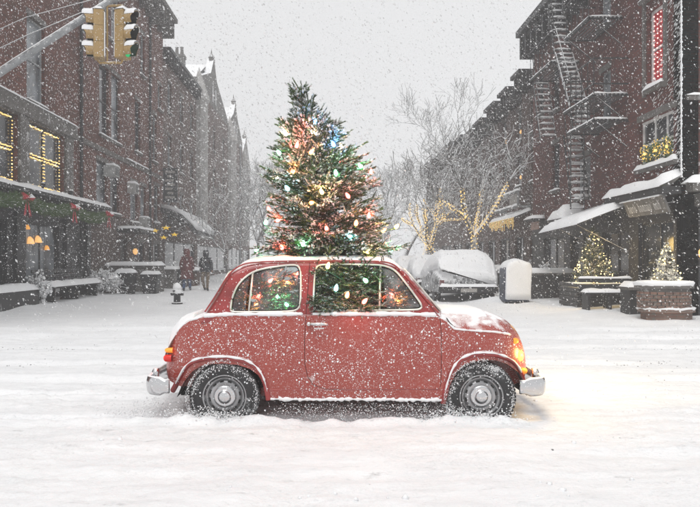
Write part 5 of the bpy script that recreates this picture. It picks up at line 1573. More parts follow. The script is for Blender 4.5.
for A in (archR, archF):
    for s in (-1, 1):
        c = MB(); c.prism(A, s * .43, s * 1.2); cut.append(raw(c))
c = MB(); c.prism([(-.95, .24), (.80, .24), (.86, .5), (.78, 1.2), (-1.0, 1.2), (-1.06, .6)], -.585, .585); cut.append(raw(c))
# door outline (shut lines)
dx0, dx1 = PX(306.2, 6.38), PX(441.2, 6.39)
doorL = side_pts([(309, 300), (305.5, 318), (304.3, 340), (304.6, 364), (307.5, 377), (313, 385), (324, 389.3), (351, 390), (439, 389.8), (441, 386), (441.8, 340), (440.8, 322), (438.5, 312), (437, 300)])
def offset(P, k):
    cx = sum(p[0] for p in P) / len(P); cz = sum(p[1] for p in P) / len(P); out = []
    n = len(P)
    for i in range(n):
        a = Vector(P[i - 1]); b_ = Vector(P[(i + 1) % n]); t = (b_ - a).normalized(); nrm = Vector((t.y, -t.x))
        if (Vector(P[i]) + nrm * .01 - Vector((cx, cz))).length < (Vector(P[i]) - Vector((cx, cz))).length: nrm = -nrm
        q = Vector(P[i]) + nrm * k; out.append((q.x, q.y))
    return out
doorcuts = []
for s in (-1, 1):
    c = MB(); c.prism(doorL, s * .60, s * 1.2); doorcuts.append(raw(c))
me = boolean(bo, cut + doorcuts)
finish(me, 'body', M['paint'], car)
for s in (-1, 1):
    c = MB(); c.prism(offset(doorL, -.0045), s * .604, s * 1.2); dc = raw(c)
    b2_ = raw(body0)
    me = boolean(b2_, [dc], 'INTERSECT')
    dr = finish(me, 'door', M['paint'], car)
    kill(dc, b2_)
    # handle
    h = MB(); yy = s * (.700)
    za = PZ(324.3, 6.37)
    h.tube([(PX(311.5, 6.37), yy * .975, za), (PX(312, 6.37), yy + s * .02, za), (PX(318, 6.37), yy + s * .028, za + .002), (PX(328, 6.37), yy + s * .024, za)], [.012, .012, .014, .010], 8)
    h.build('handle', M['chrome'], dr, smooth=True, world=False)
    h = MB(); h.lathe([(.001, s * .012), (.016, s * .010), (.018, -s * .01)], (PX(308.6, 6.37), yy, za), 'y', 14); h.build('lock_button', M['chrome'], dr, smooth=True, world=False)
    h = MB(); h.tube([(PX(314, 6.37), yy + s * .001, za - .035), (PX(324, 6.37), yy + s * .001, za - .035)], .006, 6); h.build('handle_snow', M['snow'], dr, world=False)
kill(bo, *cut, *doorcuts)
# dark backing behind the shut lines, wheel wells, floor pan
mb = MB()
mb.box(-1.45, 1.45, -.42, .42, .17, .30)
mb.build('underbody', M['under'], car, world=False)
for A, nm in ((archR, 'wheel_well'), (archF, 'wheel_well')):
    w = MB(); P = offset(A, .004)
    w.add([(x, y, z) for y in (-.66, .66) for x, z in P[1:-1]], [(i, i + 1, i + 1 + len(P) - 2, i + len(P) - 2) for i in range(len(P) - 3)])
    w.build(nm, M['under'], car, world=False)
# arch lips with snow
def on_side(x, z, s, off=0.0): return Vector((x, s * (body_y(x, z) + off), z))
for L in ([(172.6, 391), (176, 385), (180.5, 376), (184.5, 368.5), (190, 363), (198, 359.6), (211, 357.8), (224, 357.5), (243, 360), (255.5, 366), (263, 376.5), (266.5, 388), (268.5, 400)],
          [(443, 404), (445.5, 390), (449.5, 376), (454, 366.5), (460, 359.8), (468, 356), (476, 354), (486, 353.6), (496, 354.6), (509, 358.7), (517, 365.5), (522, 376), (524, 384)]):
    P = chaikin(side_pts(L), 2, False)
    for s in (-1, 1):
        mb = MB(); mb.tube([on_side(x, z, s, -.002) for x, z in P], .024, 8, flat=(Vector((0, 1, 0)), .75)); mb.build('arch_lip', M['paint2'], car, smooth=True, world=False)
        n = len(P)
        for k_, (off, zo, rr_) in enumerate(((.016, .012, .0085),)):
            mb = MB()
            Q = [on_side(x, z, s, off) + Vector((0, 0, zo)) for x, z in P[int(n * .06):int(n * .94)]]
            mb.tube(Q, [max(.004, rr_ * (.35 + 1.3 * float(vnoise(i * .55, s, 3 + P[0][0])))) * (1 if 2 < i < len(Q) - 3 else .5) for i in range(len(Q))], 7)
            mb.build('arch_snow', M['snow'], car, smooth=True, world=False)
# snow crust along the sill
for s in (-1, 1):
    mb = MB(); Q = []; R_ = []
    for i, px in enumerate(np.linspace(268, 446, 120)):
        x = PX(px, 6.4); z = interp(x, BT) + .008 + .012 * float(vnoise(px * .3, 0, 4)); Q.append(Vector((x, s * (.66 + .004 * random.random()), z))); R_.append(.007 + .016 * float(vnoise(px * .45, s, 9)))
    mb.tube(Q, R_, 6); mb.build('sill_snow', M['snow'], car, smooth=True, world=False)
    # lower sill crease
    mb = MB(); mb.tube([on_side(PX(268, 6.4), .262, s, -.001), on_side(PX(350, 6.4), .262, s, -.001), on_side(PX(441, 6.4), .262, s, -.001)], .0035, 6); mb.build('sill_crease', M['paint2'], car, world=False)

# ----- cabin
RF = prof_pts([(201, 321, 6.45), (206, 313.5, 6.46), (211.5, 305, 6.47), (217, 297, 6.48), (221.5, 289.5, 6.5), (226, 281, 6.52), (231, 273, 6.55), (238, 266.3, 6.6), (248, 261.3, 6.65), (262, 258.3, 6.8), (290, 256.9, 7.0), (330, 256.6, 7.05), (365, 257.2, 7.0), (382, 258.4, 6.8), (391, 260.5, 6.65), (399, 265, 6.55), (408, 274.5, 6.52), (419, 287.3, 6.48), (430, 301, 6.46), (440, 313.5, 6.44), (446, 321, 6.43)])
ZB = PZ(316, 6.4)
def wcab(z): return .628 - max(0, z - ZB) * .26
def zcab_top(x): return interp(x, RF)
def cab_ring(x, ins=0.0, n=16):
    zt = max(zcab_top(x) - ins * .8, ZB - .055)
    zb = ZB - .06
    zt = max(zt, zb + .004)
    r_ = min(.075, (zt - zb) * .6)
    h = [(0, zb), (wcab(zb) - ins, zb)]
    for t in np.linspace(.15, 1, 7): z = zb + (zt - r_ - zb) * t; h.append((wcab(z) - ins, z))
    w0 = wcab(zt - r_) - ins
    cr = .022 if zt > 1.3 else .012
    for a in np.linspace(PI / 10, PI / 2, 7): h.append((w0 - r_ * .9 + r_ * .9 * math.cos(a), zt - r_ + r_ * math.sin(a) - cr))
    h.append((.3 * .9, zt - cr * .25)); h.append((0, zt))
    pos = [Vector((0, a, z)) for a, z in h]
    bow_ = .075 if x > .4 else (-.05 if x < -.75 else 0)
    def bx(y): 
        k = min(1, max(0, (abs(x + .15) - .45) / .4))
        return (1 - min(1, abs(y) / .6) ** 2) * (.085 if x > 0 else -.06) * k
    ring = [Vector((x + bx(p.y), p.y, p.z)) for p in pos]
    return ring + [Vector((p.x, -p.y, p.z)) for p in ring[-2:0:-1]]
X0, X1 = RF[0][0], RF[-1][0]
xc_ = np.linspace(X0, X1, 60)
cb = MB(); cb.loft([cab_ring(x) for x in xc_])
co = raw(cb)
ci = MB(); ci.loft([cab_ring(x0_, .038) for x0_ in np.linspace(X0 + .05, X1 - .05, 44)])
ci.v = [(x, y, z - .0 if z > ZB - .05 else z - .1) for x, y, z in ci.v]
cio = raw(ci)
def cab_pts(L):
    out = []
    for px, py in L:
        d = 6.45
        for _ in range(4): z = PZ(py, d); d = YC - wcab(z)
        out.append((PX(px, d), PZ(py, d)))
    return out
winR = chaikin(cab_pts([(230.3, 309), (231.8, 299), (234.5, 291), (238.5, 284), (244.5, 277.5), (252.5, 272), (264, 268.3), (280, 266), (290, 265), (297, 265), (300.5, 269), (300.8, 285), (300.3, 304), (298, 309.5), (291, 311.5), (260, 312), (236, 312), (231.5, 311.5)]), 2)
winF = chaikin(cab_pts([(313.3, 306), (313.6, 290), (315, 272), (316.8, 266.5), (321, 264.5), (350, 264.2), (378, 264.6), (388, 266.5), (395.5, 270.5), (402, 278), (410, 288.5), (417, 298), (421.5, 304.5), (421.5, 308.5), (416, 310), (370, 310.3), (330, 310.6), (315, 310.6)]), 2)
cuts = [cio]
for P in (winR, winF):
    c = MB(); c.prism(P, -1, 1); cuts.append(raw(c))
# windscreen and back window openings
def rrect(y0, y1, z0, z1, r_, x0_, x1_):
    P = []
    for cy_, cz_, a0_ in ((y1 - r_, z1 - r_, 0), (y0 + r_, z1 - r_, PI / 2), (y0 + r_, z0 + r_, PI), (y1 - r_, z0 + r_, 1.5 * PI)):
        for k in range(6): a = a0_ + PI / 2 * k / 5; P.append((cy_ + r_ * math.cos(a), cz_ + r_ * math.sin(a)))
    n = len(P); c = MB()
    c.add([(x0_, y, z) for y, z in P] + [(x1_, y, z) for y, z in P], [tuple(range(n)), tuple(range(2 * n - 1, n - 1, -1))] + [(i, i + n, (i + 1) % n + n, (i + 1) % n) for i in range(n)])
    return c, P
c, PW = rrect(-.50, .50, ZB + .035, 1.285, .09, .45, 1.4); cuts.append(raw(c))
c, PB = rrect(-.42, .42, ZB + .10, 1.265, .09, -1.6, -.85); cuts.append(raw(c))
gxl = PX(308.8, 6.45)
c = MB(); c.prism([(PX(305.6, 6.4) - .003, ZB - .02), (PX(305.6, 6.4) + .003, ZB - .02), (PX(309.7, 6.5) + .003, 1.345), (PX(309.7, 6.5) - .003, 1.345)], .40, 1)
g1 = raw(c)
c = MB(); c.prism([(PX(305.6, 6.4) - .003, ZB - .02), (PX(305.6, 6.4) + .003, ZB - .02), (PX(309.7, 6.5) + .003, 1.345), (PX(309.7, 6.5) - .003, 1.345)], -1, -.40)
g2 = raw(c)
me = boolean(co, cuts)
co2 = bpy.data.objects.new('tmp2', me); COL.objects.link(co2)
# shallow shut-line grooves: cut only through the outer few mm
for g in (g1, g2):
    for v in g.data.vertices:
        if abs(v.co.y) < .5: v.co.y = math.copysign(max(.05, wcab(v.co.z) - .018), v.co.y)
me2 = boolean(co2, [g1, g2])
finish(me2, 'cabin', M['paint3'], car)
kill(co, co2, g1, g2, *cuts)
# glass and trims
def gl_mat(name, tint=(.75, .80, .80)):
    m, nt, b = newmat(name)
    nt.nodes.remove(b)
    out = [n for n in nt.nodes if n.type == 'OUTPUT_MATERIAL'][0]
    tr = N(nt, 'BsdfTransparent'); tr.inputs[0].default_value = (*tint, 1)
    gl = N(nt, 'BsdfGlossy'); gl.inputs['Roughness'].default_value = .04; gl.inputs[0].default_value = (.9, .9, .9, 1)
    df = N(nt, 'BsdfDiffuse'); df.inputs[0].default_value = (.8, .82, .84, 1)
    fr = N(nt, 'Fresnel'); fr.inputs[0].default_value = 1.5
    mx = N(nt, 'MixShader'); nt.links.new(math2(nt, 'ADD', math2(nt, 'MULTIPLY', fr.outputs[0], 1.0), .05), mx.inputs[0]); nt.links.new(tr.outputs[0], mx.inputs[1]); nt.links.new(gl.outputs[0], mx.inputs[2])
    geo = N(nt, 'NewGeometry'); _, f = frost(nt, (.5, .5, .5, 1) if False else mixc(nt, .5, (.5, .5, .5), (.5, .5, .5)), 1.0, .0, .22, 60.0)
    n2 = N(nt, 'TexNoise', i_Scale=6.0, i_Detail=6.0); nt.links.new(geo.outputs['Position'], n2.inputs['Vector'])
    f = math2(nt, 'MAXIMUM', f, math2(nt, 'MULTIPLY', ramp(nt, n2.outputs[0], .5, .8), .35))
    m2_ = N(nt, 'MixShader'); nt.links.new(f, m2_.inputs[0]); nt.links.new(mx.outputs[0], m2_.inputs[1]); nt.links.new(df.outputs[0], m2_.inputs[2])
    nt.links.new(m2_.outputs[0], out.inputs[0]); return m
M['carglass'] = gl_mat('car_glass')
def side_surf(x, z, s, off=0): return Vector((x, s * (wcab(z) + off), z))
for s in (-1, 1):
    for P, dv in ((winR, ((252.8, 272), (248.8, 311))), (winF, ((380.5, 265), (379.5, 310)))):
        d0_, d1_ = cab_pts(dv)
        fm = MB(); fm.tube([side_surf(x, z, s, .001) for x, z in P], .0085, 8, closed=True)
        fm.tube([side_surf(*d0_, s, -.004), side_surf(*d1_, s, -.004)], .0085, 8)
        wf = fm.build('window_trim', M['cream_chrome'], car, smooth=True, world=False)
        rub = MB(); Pi = offset(P, -.012); rub.tube([side_surf(x, z, s, -.008) for x, z in Pi], .006, 6, closed=True); rub.build('window_seal', M['under'], wf, smooth=True, world=False)
        xd = (d0_[0] + d1_[0]) / 2
        parts_ = [[p for p in P if p[0] <= xd], [p for p in P if p[0] >= xd]]
        for q, nm in zip(parts_, ('pane', 'pane')):
            # the big pane of the door window is wound down for the boughs
            if P is winF and q is parts_[0]: continue
            q = sorted(q, key=lambda p: math.atan2(p[1] - (ZB + .2), p[0] - sum(t[0] for t in q) / len(q)))
            gm = MB(); gm.add([side_surf(x, z, s, -.014) for x, z in q], [tuple(range(len(q)))]); gm.build('pane', M['carglass'], wf, world=False)
for P, fx, nm in ((PW, 1, 'windscreen'), (PB, -1, 'back_window')):
    def surf(y, z, off=0):
        xs2 = np.linspace(.35, X1, 300) if fx > 0 else np.linspace(X0, -.4, 300)
        best = min(xs2, key=lambda x: abs(zcab_top(x) - (z + .004)) + (0 if True else 0))
        k = min(1, max(0, (abs(best + .15) - .45) / .4))
        return Vector((best + (1 - min(1, abs(y) / .6) ** 2) * (.085 if fx > 0 else -.06) * k + off * fx, y, z))
    gm = MB(); ys = np.linspace(-.5, .5, 12) if fx > 0 else np.linspace(-.42, .42, 12); z0_, z1_ = min(p[1] for p in P), max(p[1] for p in P); zs2 = np.linspace(z0_, z1_, 10)
    gm.add([surf(y, z, -.012) for z in zs2 for y in ys], [(i * 12 + j, i * 12 + j + 1, (i + 1) * 12 + j + 1, (i + 1) * 12 + j) for i in range(9) for j in range(11)])
    g = gm.build(nm, M['carglass'], car, smooth=True, world=False)
    fm = MB(); fm.tube([surf(y, z, .004) for y, z in P], .010, 7, closed=True); fm.build('trim', M['cream_chrome'], g, smooth=True, world=False)
# drip rails
for s in (-1, 1):
    L = cab_pts([(205, 312), (216, 295.5), (225, 280), (231, 272), (239.5, 265.5), (250, 262.4), (275, 261.2), (330, 260.6), (380, 261.2), (391, 263), (399, 268.5), (419, 291.5), (438.5, 313)])
    mb = MB(); mb.tube([side_surf(x, z, s, .006) for x, z in chaikin(L, 2, False)], .0075, 7); mb.build('drip_rail', M['paint2'], car, smooth=True, world=False)
# roof, cowl, bonnet and boot snow
def surf_snow(fn, xa, xb, ya, yb, h, nm, seed, nx_=70, ny_=26, par=car, thr=.0):
    mb = MB(); vs = []
    for i in range(nx_):
        x = xa + (xb - xa) * i / (nx_ - 1)
        for j in range(ny_):
            y = ya + (yb - ya) * j / (ny_ - 1)
            e = min(1, min(i, nx_ - 1 - i) / 5, min(j, ny_ - 1 - j) / 3) ** .5
            hh = h * (e * (.55 + .9 * float(vnoise(x * 9 + seed, y * 9, seed))) - thr) - .004 * (1 - e)
            p = fn(x, y); vs.append(p + Vector((0, 0, hh)))
    mb.add(vs, [(i * ny_ + j, (i + 1) * ny_ + j, (i + 1) * ny_ + j + 1, i * ny_ + j + 1) for i in range(nx_ - 1) for j in range(ny_ - 1)])
    return mb.build(nm, M['snow'], par, smooth=True, world=False)
def roof_fn(x, y):
    zt = zcab_top(x); r_ = .075; w0 = wcab(zt - r_)
    a = abs(y); cr = .022
    if a < .27: z = zt - cr * .25 * (a / .27)
    elif a < w0 - r_ * .9: z = zt - cr * .25 - (cr * .75) * (a - .27) / (w0 - r_ * .9 - .27)
    else:
        t = min(1, (a - (w0 - r_ * .9)) / (r_ * .9)); z = zt - r_ - cr + r_ * math.sqrt(max(0, 1 - t * t))
    return Vector((x, y, z + .001))
surf_snow(roof_fn, X0 + .22, X1 - .30, -.50, .50, .022, 'roof_snow', 3, 110, 30)
def deck_fn(x, y):
    zs, zc = interp(x, SH), max(interp(x, DK), interp(x, SH) + .004); W = Wd(x) * .952; v = 1 - min(1, abs(y) / W)
    return Vector((x, y, zs + (zc - zs) * (1 - (1 - v) ** 3.2) + .001))
surf_snow(deck_fn, PX(438, 6.8), PX(480, 7.0), -.40, .50, .014, 'bonnet_snow', 7)
surf_snow(deck_fn, PX(172, 6.9), PX(200, 6.9), -.50, .50, .022, 'boot_snow', 9)
# ledges of snow along the belt
for s in (-1, 1):
    for a, b_ in ((202, 303), (312, 437)):
        mb = MB(); Q = []; R_ = []
        for px in np.linspace(a, b_, 70):
            x = PX(px, 6.4); Q.append(Vector((x, s * (Wd(x) * .952 - .012), interp(x, SH) + .010))); R_.append(.012 + .020 * float(vnoise(px * .2, s, 2)) + .006 * float(vnoise(px * .9, s, 3)))
        R_[0] = R_[-1] = .003
        mb.tube(Q, R_, 7, flat=(Vector((0, 0, 1)), .7)); mb.build('belt_snow', M['snow'], car, smooth=True, world=False)
    mb = MB(); Q = [Vector((PX(px, 6.45), s * (Wd(PX(px, 6.45)) * .952 + .001), interp(PX(px, 6.45), SH) + .0)) for px in np.linspace(447, 512, 30)]
    mb.tube(Q, [.005 + .008 * float(vnoise(i * .8, s, 5)) for i in range(30)], 6); mb.build('wing_snow', M['snow'], car, smooth=True, world=False)
    mb = MB(); Q = [Vector((PX(px, 6.5), s * (Wd(PX(px, 6.5)) * .952 - .003), interp(PX(px, 6.5), SH) + .002)) for px in np.linspace(165, 203, 30)]
    mb.tube(Q, [.004 + .010 * float(vnoise(i * .8, s, 6)) for i in range(30)], 6); mb.build('wing_snow', M['snow'], car, smooth=True, world=False)
    # bonnet shut line
    mb = MB(); Q = [Vector((PX(446, 6.5), s * .60, interp(PX(446, 6.5), SH) + .034)), Vector((PX(449, 6.48), s * .625, interp(PX(449, 6.48), SH) + .016)), Vector((PX(453, 6.46), s * .64, interp(PX(453, 6.45), SH) + .010))] + [Vector((PX(px, 6.46), s * (Wd(PX(px, 6.46)) * .915), interp(PX(px, 6.46), SH) + .012)) for px in np.linspace(456, 508, 20)]
    mb.tube(Q, .0045, 6); mb.build('bonnet_shut_line', M['under'], car, world=False)
# ----- bumpers
def bumper(fx, pts_px, nm):
    x_end, x_side = fx
    path = []
    for t in np.linspace(0, 1, 41):
        a = (t - .5) * 2
        y = .675 * np.sign(a) * min(1, abs(a) * 1.28) if abs(a) < .78 else np.sign(a) * .675
        if abs(a) < .62: x = x_end - (x_end - x_side) * .10 * (abs(a) / .62) ** 2; y = a / .62 * .56
        else:
            q = (abs(a) - .62) / .38; ang = q * PI / 2
            x = x_side + (x_end * 1 - (x_end - x_side) * .10 - x_side) * math.cos(ang); y = np.sign(a) * (.56 + .135 * math.sin(ang))
        path.append(Vector((x, y, 0)))
    rings = []
    for i, p in enumerate(path):
        t = (path[min(i + 1, 40)] - path[max(i - 1, 0)]).normalized(); nrm = Vector((t.y, -t.x, 0)); 
        if nrm.dot(Vector((np.sign(x_end), 0, 0)) + Vector((0, p.y, 0))) < 0: nrm = -nrm
        e = 1.0 if 1 < i < 39 else .75
        sec = [(-.012, -.075), (.006, -.083), (.022, -.06), (.030, -.02), (.030, .03), (.020, .062), (.004, .078), (-.012, .07)]
        rings.append([p + nrm * a + Vector((0, 0, pts_px + b_ * e)) for a, b_ in sec])
    return MB().loft(rings).build(nm, M['chrome'], car, smooth=True, world=False)
zr = PZ(384.5, 6.45)
bumper((PX(154, 6.75), PX(169.5, 6.38)), zr, 'rear_bumper')
bumper((PX(537, 6.75), PX(519.5, 6.38)), PZ(385.5, 6.45), 'front_bumper')
for fx, px in ((-1, 155.5), (1, 535.5)):
    for s in (-1, 1):
        x = PX(px, 6.6); 
        mb = MB(); mb.loft([[Vector((x + fx * a, s * .42 + b_, zr + z)) for a, b_ in ((-.02, -.02), (.03 * k, -.02), (.045 * k, 0), (.03 * k, .02), (-.02, .02))] for z, k in ((-.10, .6), (-.05, 1.1), (.05, 1.2), (.11, .7))]); mb.build('overrider', M['chrome'], car, smooth=True, world=False)
# ----- lamps
M['tail'] = glow('tail_light_red', (.55, .02, .015), .22); M['ind'] = glow('indicator_amber', (.9, .30, .03), .5); M['head'] = glow('headlight_glow', (1.0, .50, .12), 1.1)
for s in (-1, 1):
    x = PX(165.0, 6.62)
    for za_, zb_, mm in ((353, 362, 'tail'), (346.5, 352.6, 'ind')):
        z0_, z1_ = PZ(zb_, 6.62), PZ(za_, 6.62); zm = (z0_ + z1_) / 2; hh = (z1_ - z0_) / 2
        mb = MB(); mb.lathe([(.001, -.024), (.018, -.018), (.029, -.003), (.031, .05)], (x + .02 + (.012 if mm == 'ind' else 0), s * .50, zm), 'x', 14)
        mb.v = [(a, b_, zm + (c - zm) * hh / .037) for a, b_, c in mb.v]
        mb.build('tail_light', M[mm], car, smooth=True, world=False)
    mb = MB(); mb.lathe([(.001, .04), (.035, .036), (.062, .018), (.074, -.015), (.074, -.1)], (PX(519.5, 6.6), s * .44, PZ(356, 6.6)), 'x', 20); mb.build('headlight', M['head'], car, smooth=True, world=False)
    mb = MB(); mb.lathe([(.076, .0), (.083, -.005), (.086, -.03), (.083, -.08)], (PX(519.5, 6.6), s * .44, PZ(356, 6.6)), 'x', 20); mb.build('headlight_rim', M['head'], car, smooth=True, world=False)  # rim is no lamp: amber glow put into its material
    mb = MB(); mb.lathe([(.001, .032), (.018, .026), (.027, .005), (.028, -.02)], (PX(516.5, 6.5), s * .52, PZ(341.5, 6.5)), 'x', 12); mb.build('indicator', M['ind'], car, smooth=True, world=False)
    mb = MB(); mb.lathe([(.001, .03), (.022, .022), (.03, .0), (.03, -.05)], (PX(524, 6.6), s * .47, PZ(371, 6.6)), 'x', 12); mb.build('indicator', M['ind'], car, smooth=True, world=False)
    d = bpy.data.lights.new('headlight_beam', 'SPOT'); d.energy = 95; d.color = (1.0, .74, .36); d.spot_size = math.radians(80); d.spot_blend = .9; d.shadow_soft_size = .08
    lo = bpy.data.objects.new('headlight_beam', d); COL.objects.link(lo); lo.parent = car
    lo.location = (PX(537.5, 6.6), s * .50, PZ(356, 6.6))
    lo.rotation_euler = Vector((-1, -1.0, .03)).to_track_quat('Z', 'Y').to_euler()
    plight((XC + PX(538, 6.6), YC + s * .52, PZ(353, 6.6)), (1, .60, .16), 6, .05, parent=car)
plight((XC + PX(155, 6.6), YC - .49, PZ(355, 6.6)), (1, .12, .05), .35, .04, parent=car)
# grille at the nose
mb = MB()
for k in range(7): mb.box(XF - .14, XF - .10, -.26, .26, .50 + .034 * k, .512 + .034 * k)
mb.build('grille', M['chrome'], car, world=False)
# ----- wheels
def wheel(x, y, z, s, R_=.292):
    w = empty('wheel', (0, 0, 0)); w.parent = car; w.location = (x, y, z)
    mb = MB()
    pr = [(.165, .05), (.185, .066), (.215, .074), (.25, .072), (.275, .062), (.287, .045), (R_, .03), (R_, -.03), (.287, -.05), (.25, -.072), (.18, -.07)]
    n = 72; b_ = MB(); b_.lathe([(r_, s * d) for r_, d in pr], (0, 0, 0), 'y', n)
    b_.build('tyre', M['rubber'], w, smooth=True, world=False)
    tr = MB()
    for k in range(60):
        a = 2 * PI * k / 60
        for side in (-1, 1):
            c0_ = Vector((math.cos(a), 0, math.sin(a))); t_ = Vector((-math.sin(a), 0, math.cos(a)))
            p = c0_ * (R_ + .004) + Vector((0, side * .03, 0))
            P_ = [p + t_ * .010 * i + Vector((0, .026 * j, 0)) + c0_ * h_ for h_ in (-.012, .004) for i, j in ((-1, -1), (1, -1), (1, 1), (-1, 1))]
            tr.add(P_, [(0, 1, 2, 3), (4, 5, 6, 7), (0, 1, 5, 4), (1, 2, 6, 5), (2, 3, 7, 6), (3, 0, 4, 7)])
    tr.build('tread', M['rubber'], w, world=False, kind='stuff')
    b_ = MB(); b_.lathe([(r_, s * d) for r_, d in [(.178, .062), (.187, .070), (.190, .066), (.186, .056), (.172, .045), (.165, .022), (.150, .018), (.140, .03), (.125, .042), (.112, .046), (.10, .040), (.088, .036), (.001, .036)]], (0, 0, 0), 'y', 48); b_.build('rim', M['steel'], w, smooth=True, world=False)
    b_ = MB(); b_.lathe([(r_, s * d) for r_, d in [(.092, .037), (.094, .046), (.088, .056), (.072, .060), (.066, .056), (.058, .058), (.050, .078), (.036, .088), (.001, .092)]], (0, 0, 0), 'y', 40); b_.build('hub_cap', M['chrome'], w, smooth=True, world=False)
    for k in range(12):
        a = 2 * PI * k / 12 + .2
        sl = MB(); c_ = Vector((math.cos(a), 0, math.sin(a))); t_ = Vector((-math.sin(a), 0, math.cos(a)))
        O = c_ * .131 + Vector((0, s * .0395, 0)); sl.add([O + t_ * i * .017 + c_ * j * .0065 + Vector((0, s * (-.0045 * j + .0005), 0)) for i, j in ((-1, -1), (1, -1), (1, 1), (-1, 1))], [(0, 1, 2, 3)])
        sl.build('vent_slot', M['under'], w, world=False)
    # packed snow ring on the tyre shoulder
    r9 = np.random.default_rng(int(abs(x) * 100) + s + 3); kk = 2600
    an = r9.random(kk) * 2 * PI; rd = .292 - np.abs(r9.normal(size=kk)) * .022 * (0.3 + 1.4 * vnoise(an * 2.2, an * 0 + x, 5)); rd = np.maximum(rd, .19)
    yy_ = s * np.interp(rd, [.19, .215, .25, .275, .292], [.067, .075, .073, .063, .036])
    V, F = octas(np.stack([rd * np.cos(an), yy_, rd * np.sin(an)], 1), .0012 + .0055 * r9.random(kk) ** 2.5, r=r9)
    link('packed_snow', np_mesh('packed_snow', V, F), M['snow'], w)['kind'] = 'stuff'
    return w
d_ = YC - .64
zw = .197
for px in (224.5, 481.5):
    xw = PX(px, 6.42)
    for s in (-1, 1): wheel(xw, s * .585, zw, s)
    mb = MB(); mb.tube([(xw, -.52, zw), (xw, .52, zw)], .03, 8); mb.build('axle', M['under'], car, world=False)
# ----- inside: seats, wheel, dashboard
M['vinyl'] = simple('cream_vinyl', (.40, .34, .27), .6, top=1.0)
for s in (-1, 1):
    mb = MB(); mb.loft([[Vector((x_ + a, s * .28 + b_, z_)) for a, b_ in ((-.22, -.2), (.22, -.2), (.22, .2), (-.22, .2))] for x_, z_ in ((.12, .42), (.12, .54))]); mb.build('seat', M['vinyl'], car, world=False)
    mb = MB(); mb.loft([[Vector((-.12 - t * .12 + a, s * .28 + b_, .52 + t * .42)) for a, b_ in ((-.05, -.2), (.05, -.2), (.05, .2), (-.05, .2))] for t in (0, .5, 1)]); mb.build('seat_back', M['vinyl'], car, world=False)
mb = MB(); mb.box(-.95, -.62, -.5, .5, .45, .60); mb.build('rear_seat', M['vinyl'], car, world=False)
mb = MB(); mb.box(.70, .80, -.58, .58, .78, .92); mb.build('dashboard', M['paint2'], car, world=False)
mb = MB(); mb.tube([Vector((.50 + .05 * math.sin(a), .28 + .19 * math.cos(a), .93 + .18 * math.sin(a))) for a in np.linspace(0, 2 * PI, 30, endpoint=False)], .011, 6, closed=True)
mb.tube([(.50, .28, .93), (.72, .28, .82)], .015, 6); mb.tube([(.5, .10, .93), (.5, .46, .93)], .008, 6); mb.build('steering_wheel', M['under'], car, world=False)

# snow spray thrown up by the wheels and along the sill
rr = np.random.default_rng(55)
P = []; S = []
for px in (224.5, 481.5):
    xw = PX(px, 6.42) + XC
    n = 3500
    t = rr.random(n)
    a = rr.normal(size=n) * .5 + (PI * 1.05)
    P.append(np.stack([xw - .16 + rr.normal(size=n) * .20, YC - .69 - np.abs(rr.normal(size=n)) * .05, np.abs(rr.normal(size=n)) * .05 - .01], 1)); S.append(.0015 + .009 * rr.random(n) ** 4)
    n = 800
    ang = rr.random(n) * PI * 1.1 + PI * .45
    P.append(np.stack([xw + (.30 + .03 * rr.random(n)) * np.cos(ang), YC - .66 - .04 * rr.random(n), zw + (.30 + .03 * rr.random(n)) * np.sin(ang)], 1)); S.append(.0015 + .005 * rr.random(n) ** 2)
n = 5000
xx = XC + PX(268, 6.4) + (PX(455, 6.4) - PX(268, 6.4)) * rr.random(n) ** .75
P.append(np.stack([xx, YC - .60 - .16 * rr.random(n), .155 - .18 * np.abs(rr.normal(size=n)) ** .8 * .8], 1)); S.append(.001 + .005 * rr.random(n) ** 3)
n = 1500
xx = XC + PX(150, 6.4) + rr.normal(size=n) * .25
P.append(np.stack([xx, YC - .55 + .3 * rr.normal(size=n) * .3, np.abs(rr.normal(size=n)) * .08 - .01], 1)); S.append(.002 + .006 * rr.random(n) ** 3)
P = np.concatenate(P); S = np.concatenate(S)
V, F = octas(P, S, r=rr)
o = link('snow_spray', np_mesh('snow_spray', V, F), M['snow']); tag(o, 'powder snow thrown up around the wheels and sill of the red car', kind='stuff')
# ================================================================ THE EVERGREEN ON THE ROOF
def fir(P0, P1, density, nlen, nwid, rr, snowy=.12, gap=.46):
    """bottle-brush needles round every twig, a woody core inside"""
    P0 = np.array(P0); P1 = np.array(P1); L = np.linalg.norm(P1 - P0, axis=1)
    n = np.maximum(4, (L * density).astype(int)); ii = np.repeat(np.arange(len(L)), n)
    t = rr.random(len(ii))[:, None]
    B = P0[ii] * (1 - t) + P1[ii] * t
    T = (P1 - P0)[ii] / L[ii][:, None]
    rad = rr.normal(size=B.shape); rad -= T * np.sum(rad * T, 1)[:, None]; rad /= np.linalg.norm(rad, axis=1)[:, None]
    rad[:, 2] += .25
    D = T * .95 + rad * gap * (1 - .35 * t)
    V, F = needle_cloud(B, D, nlen, nwid, rr)
    tw = rr.random(len(L))
    fr = (rr.random(len(F)) < snowy * (2.6 * (tw[ii] > .7) + .25)).astype(int)
    light = (tw[ii] * 97 % 1 < .35)
    mi = np.where(fr == 1, 1, np.where(light, 2, 0))
    return V, F, mi
M['fir1'] = simple('fir_dark', (.036, .070, .020), .55, top=1.0, var=.55, nscale=14)
M['fir2'] = simple('fir_fresh', (.095, .165, .042), .55, top=1.0, var=.4, nscale=14)
M['wood'] = simple('fir_twig', (.05, .04, .025), .9, top=.6)
TY = YC
tree = empty('christmas_tree', (XC + .0, TY, 1.36), 'full evergreen with frosted boughs standing on the roof of the red car', 'christmas tree')
rr = np.random.default_rng(101)
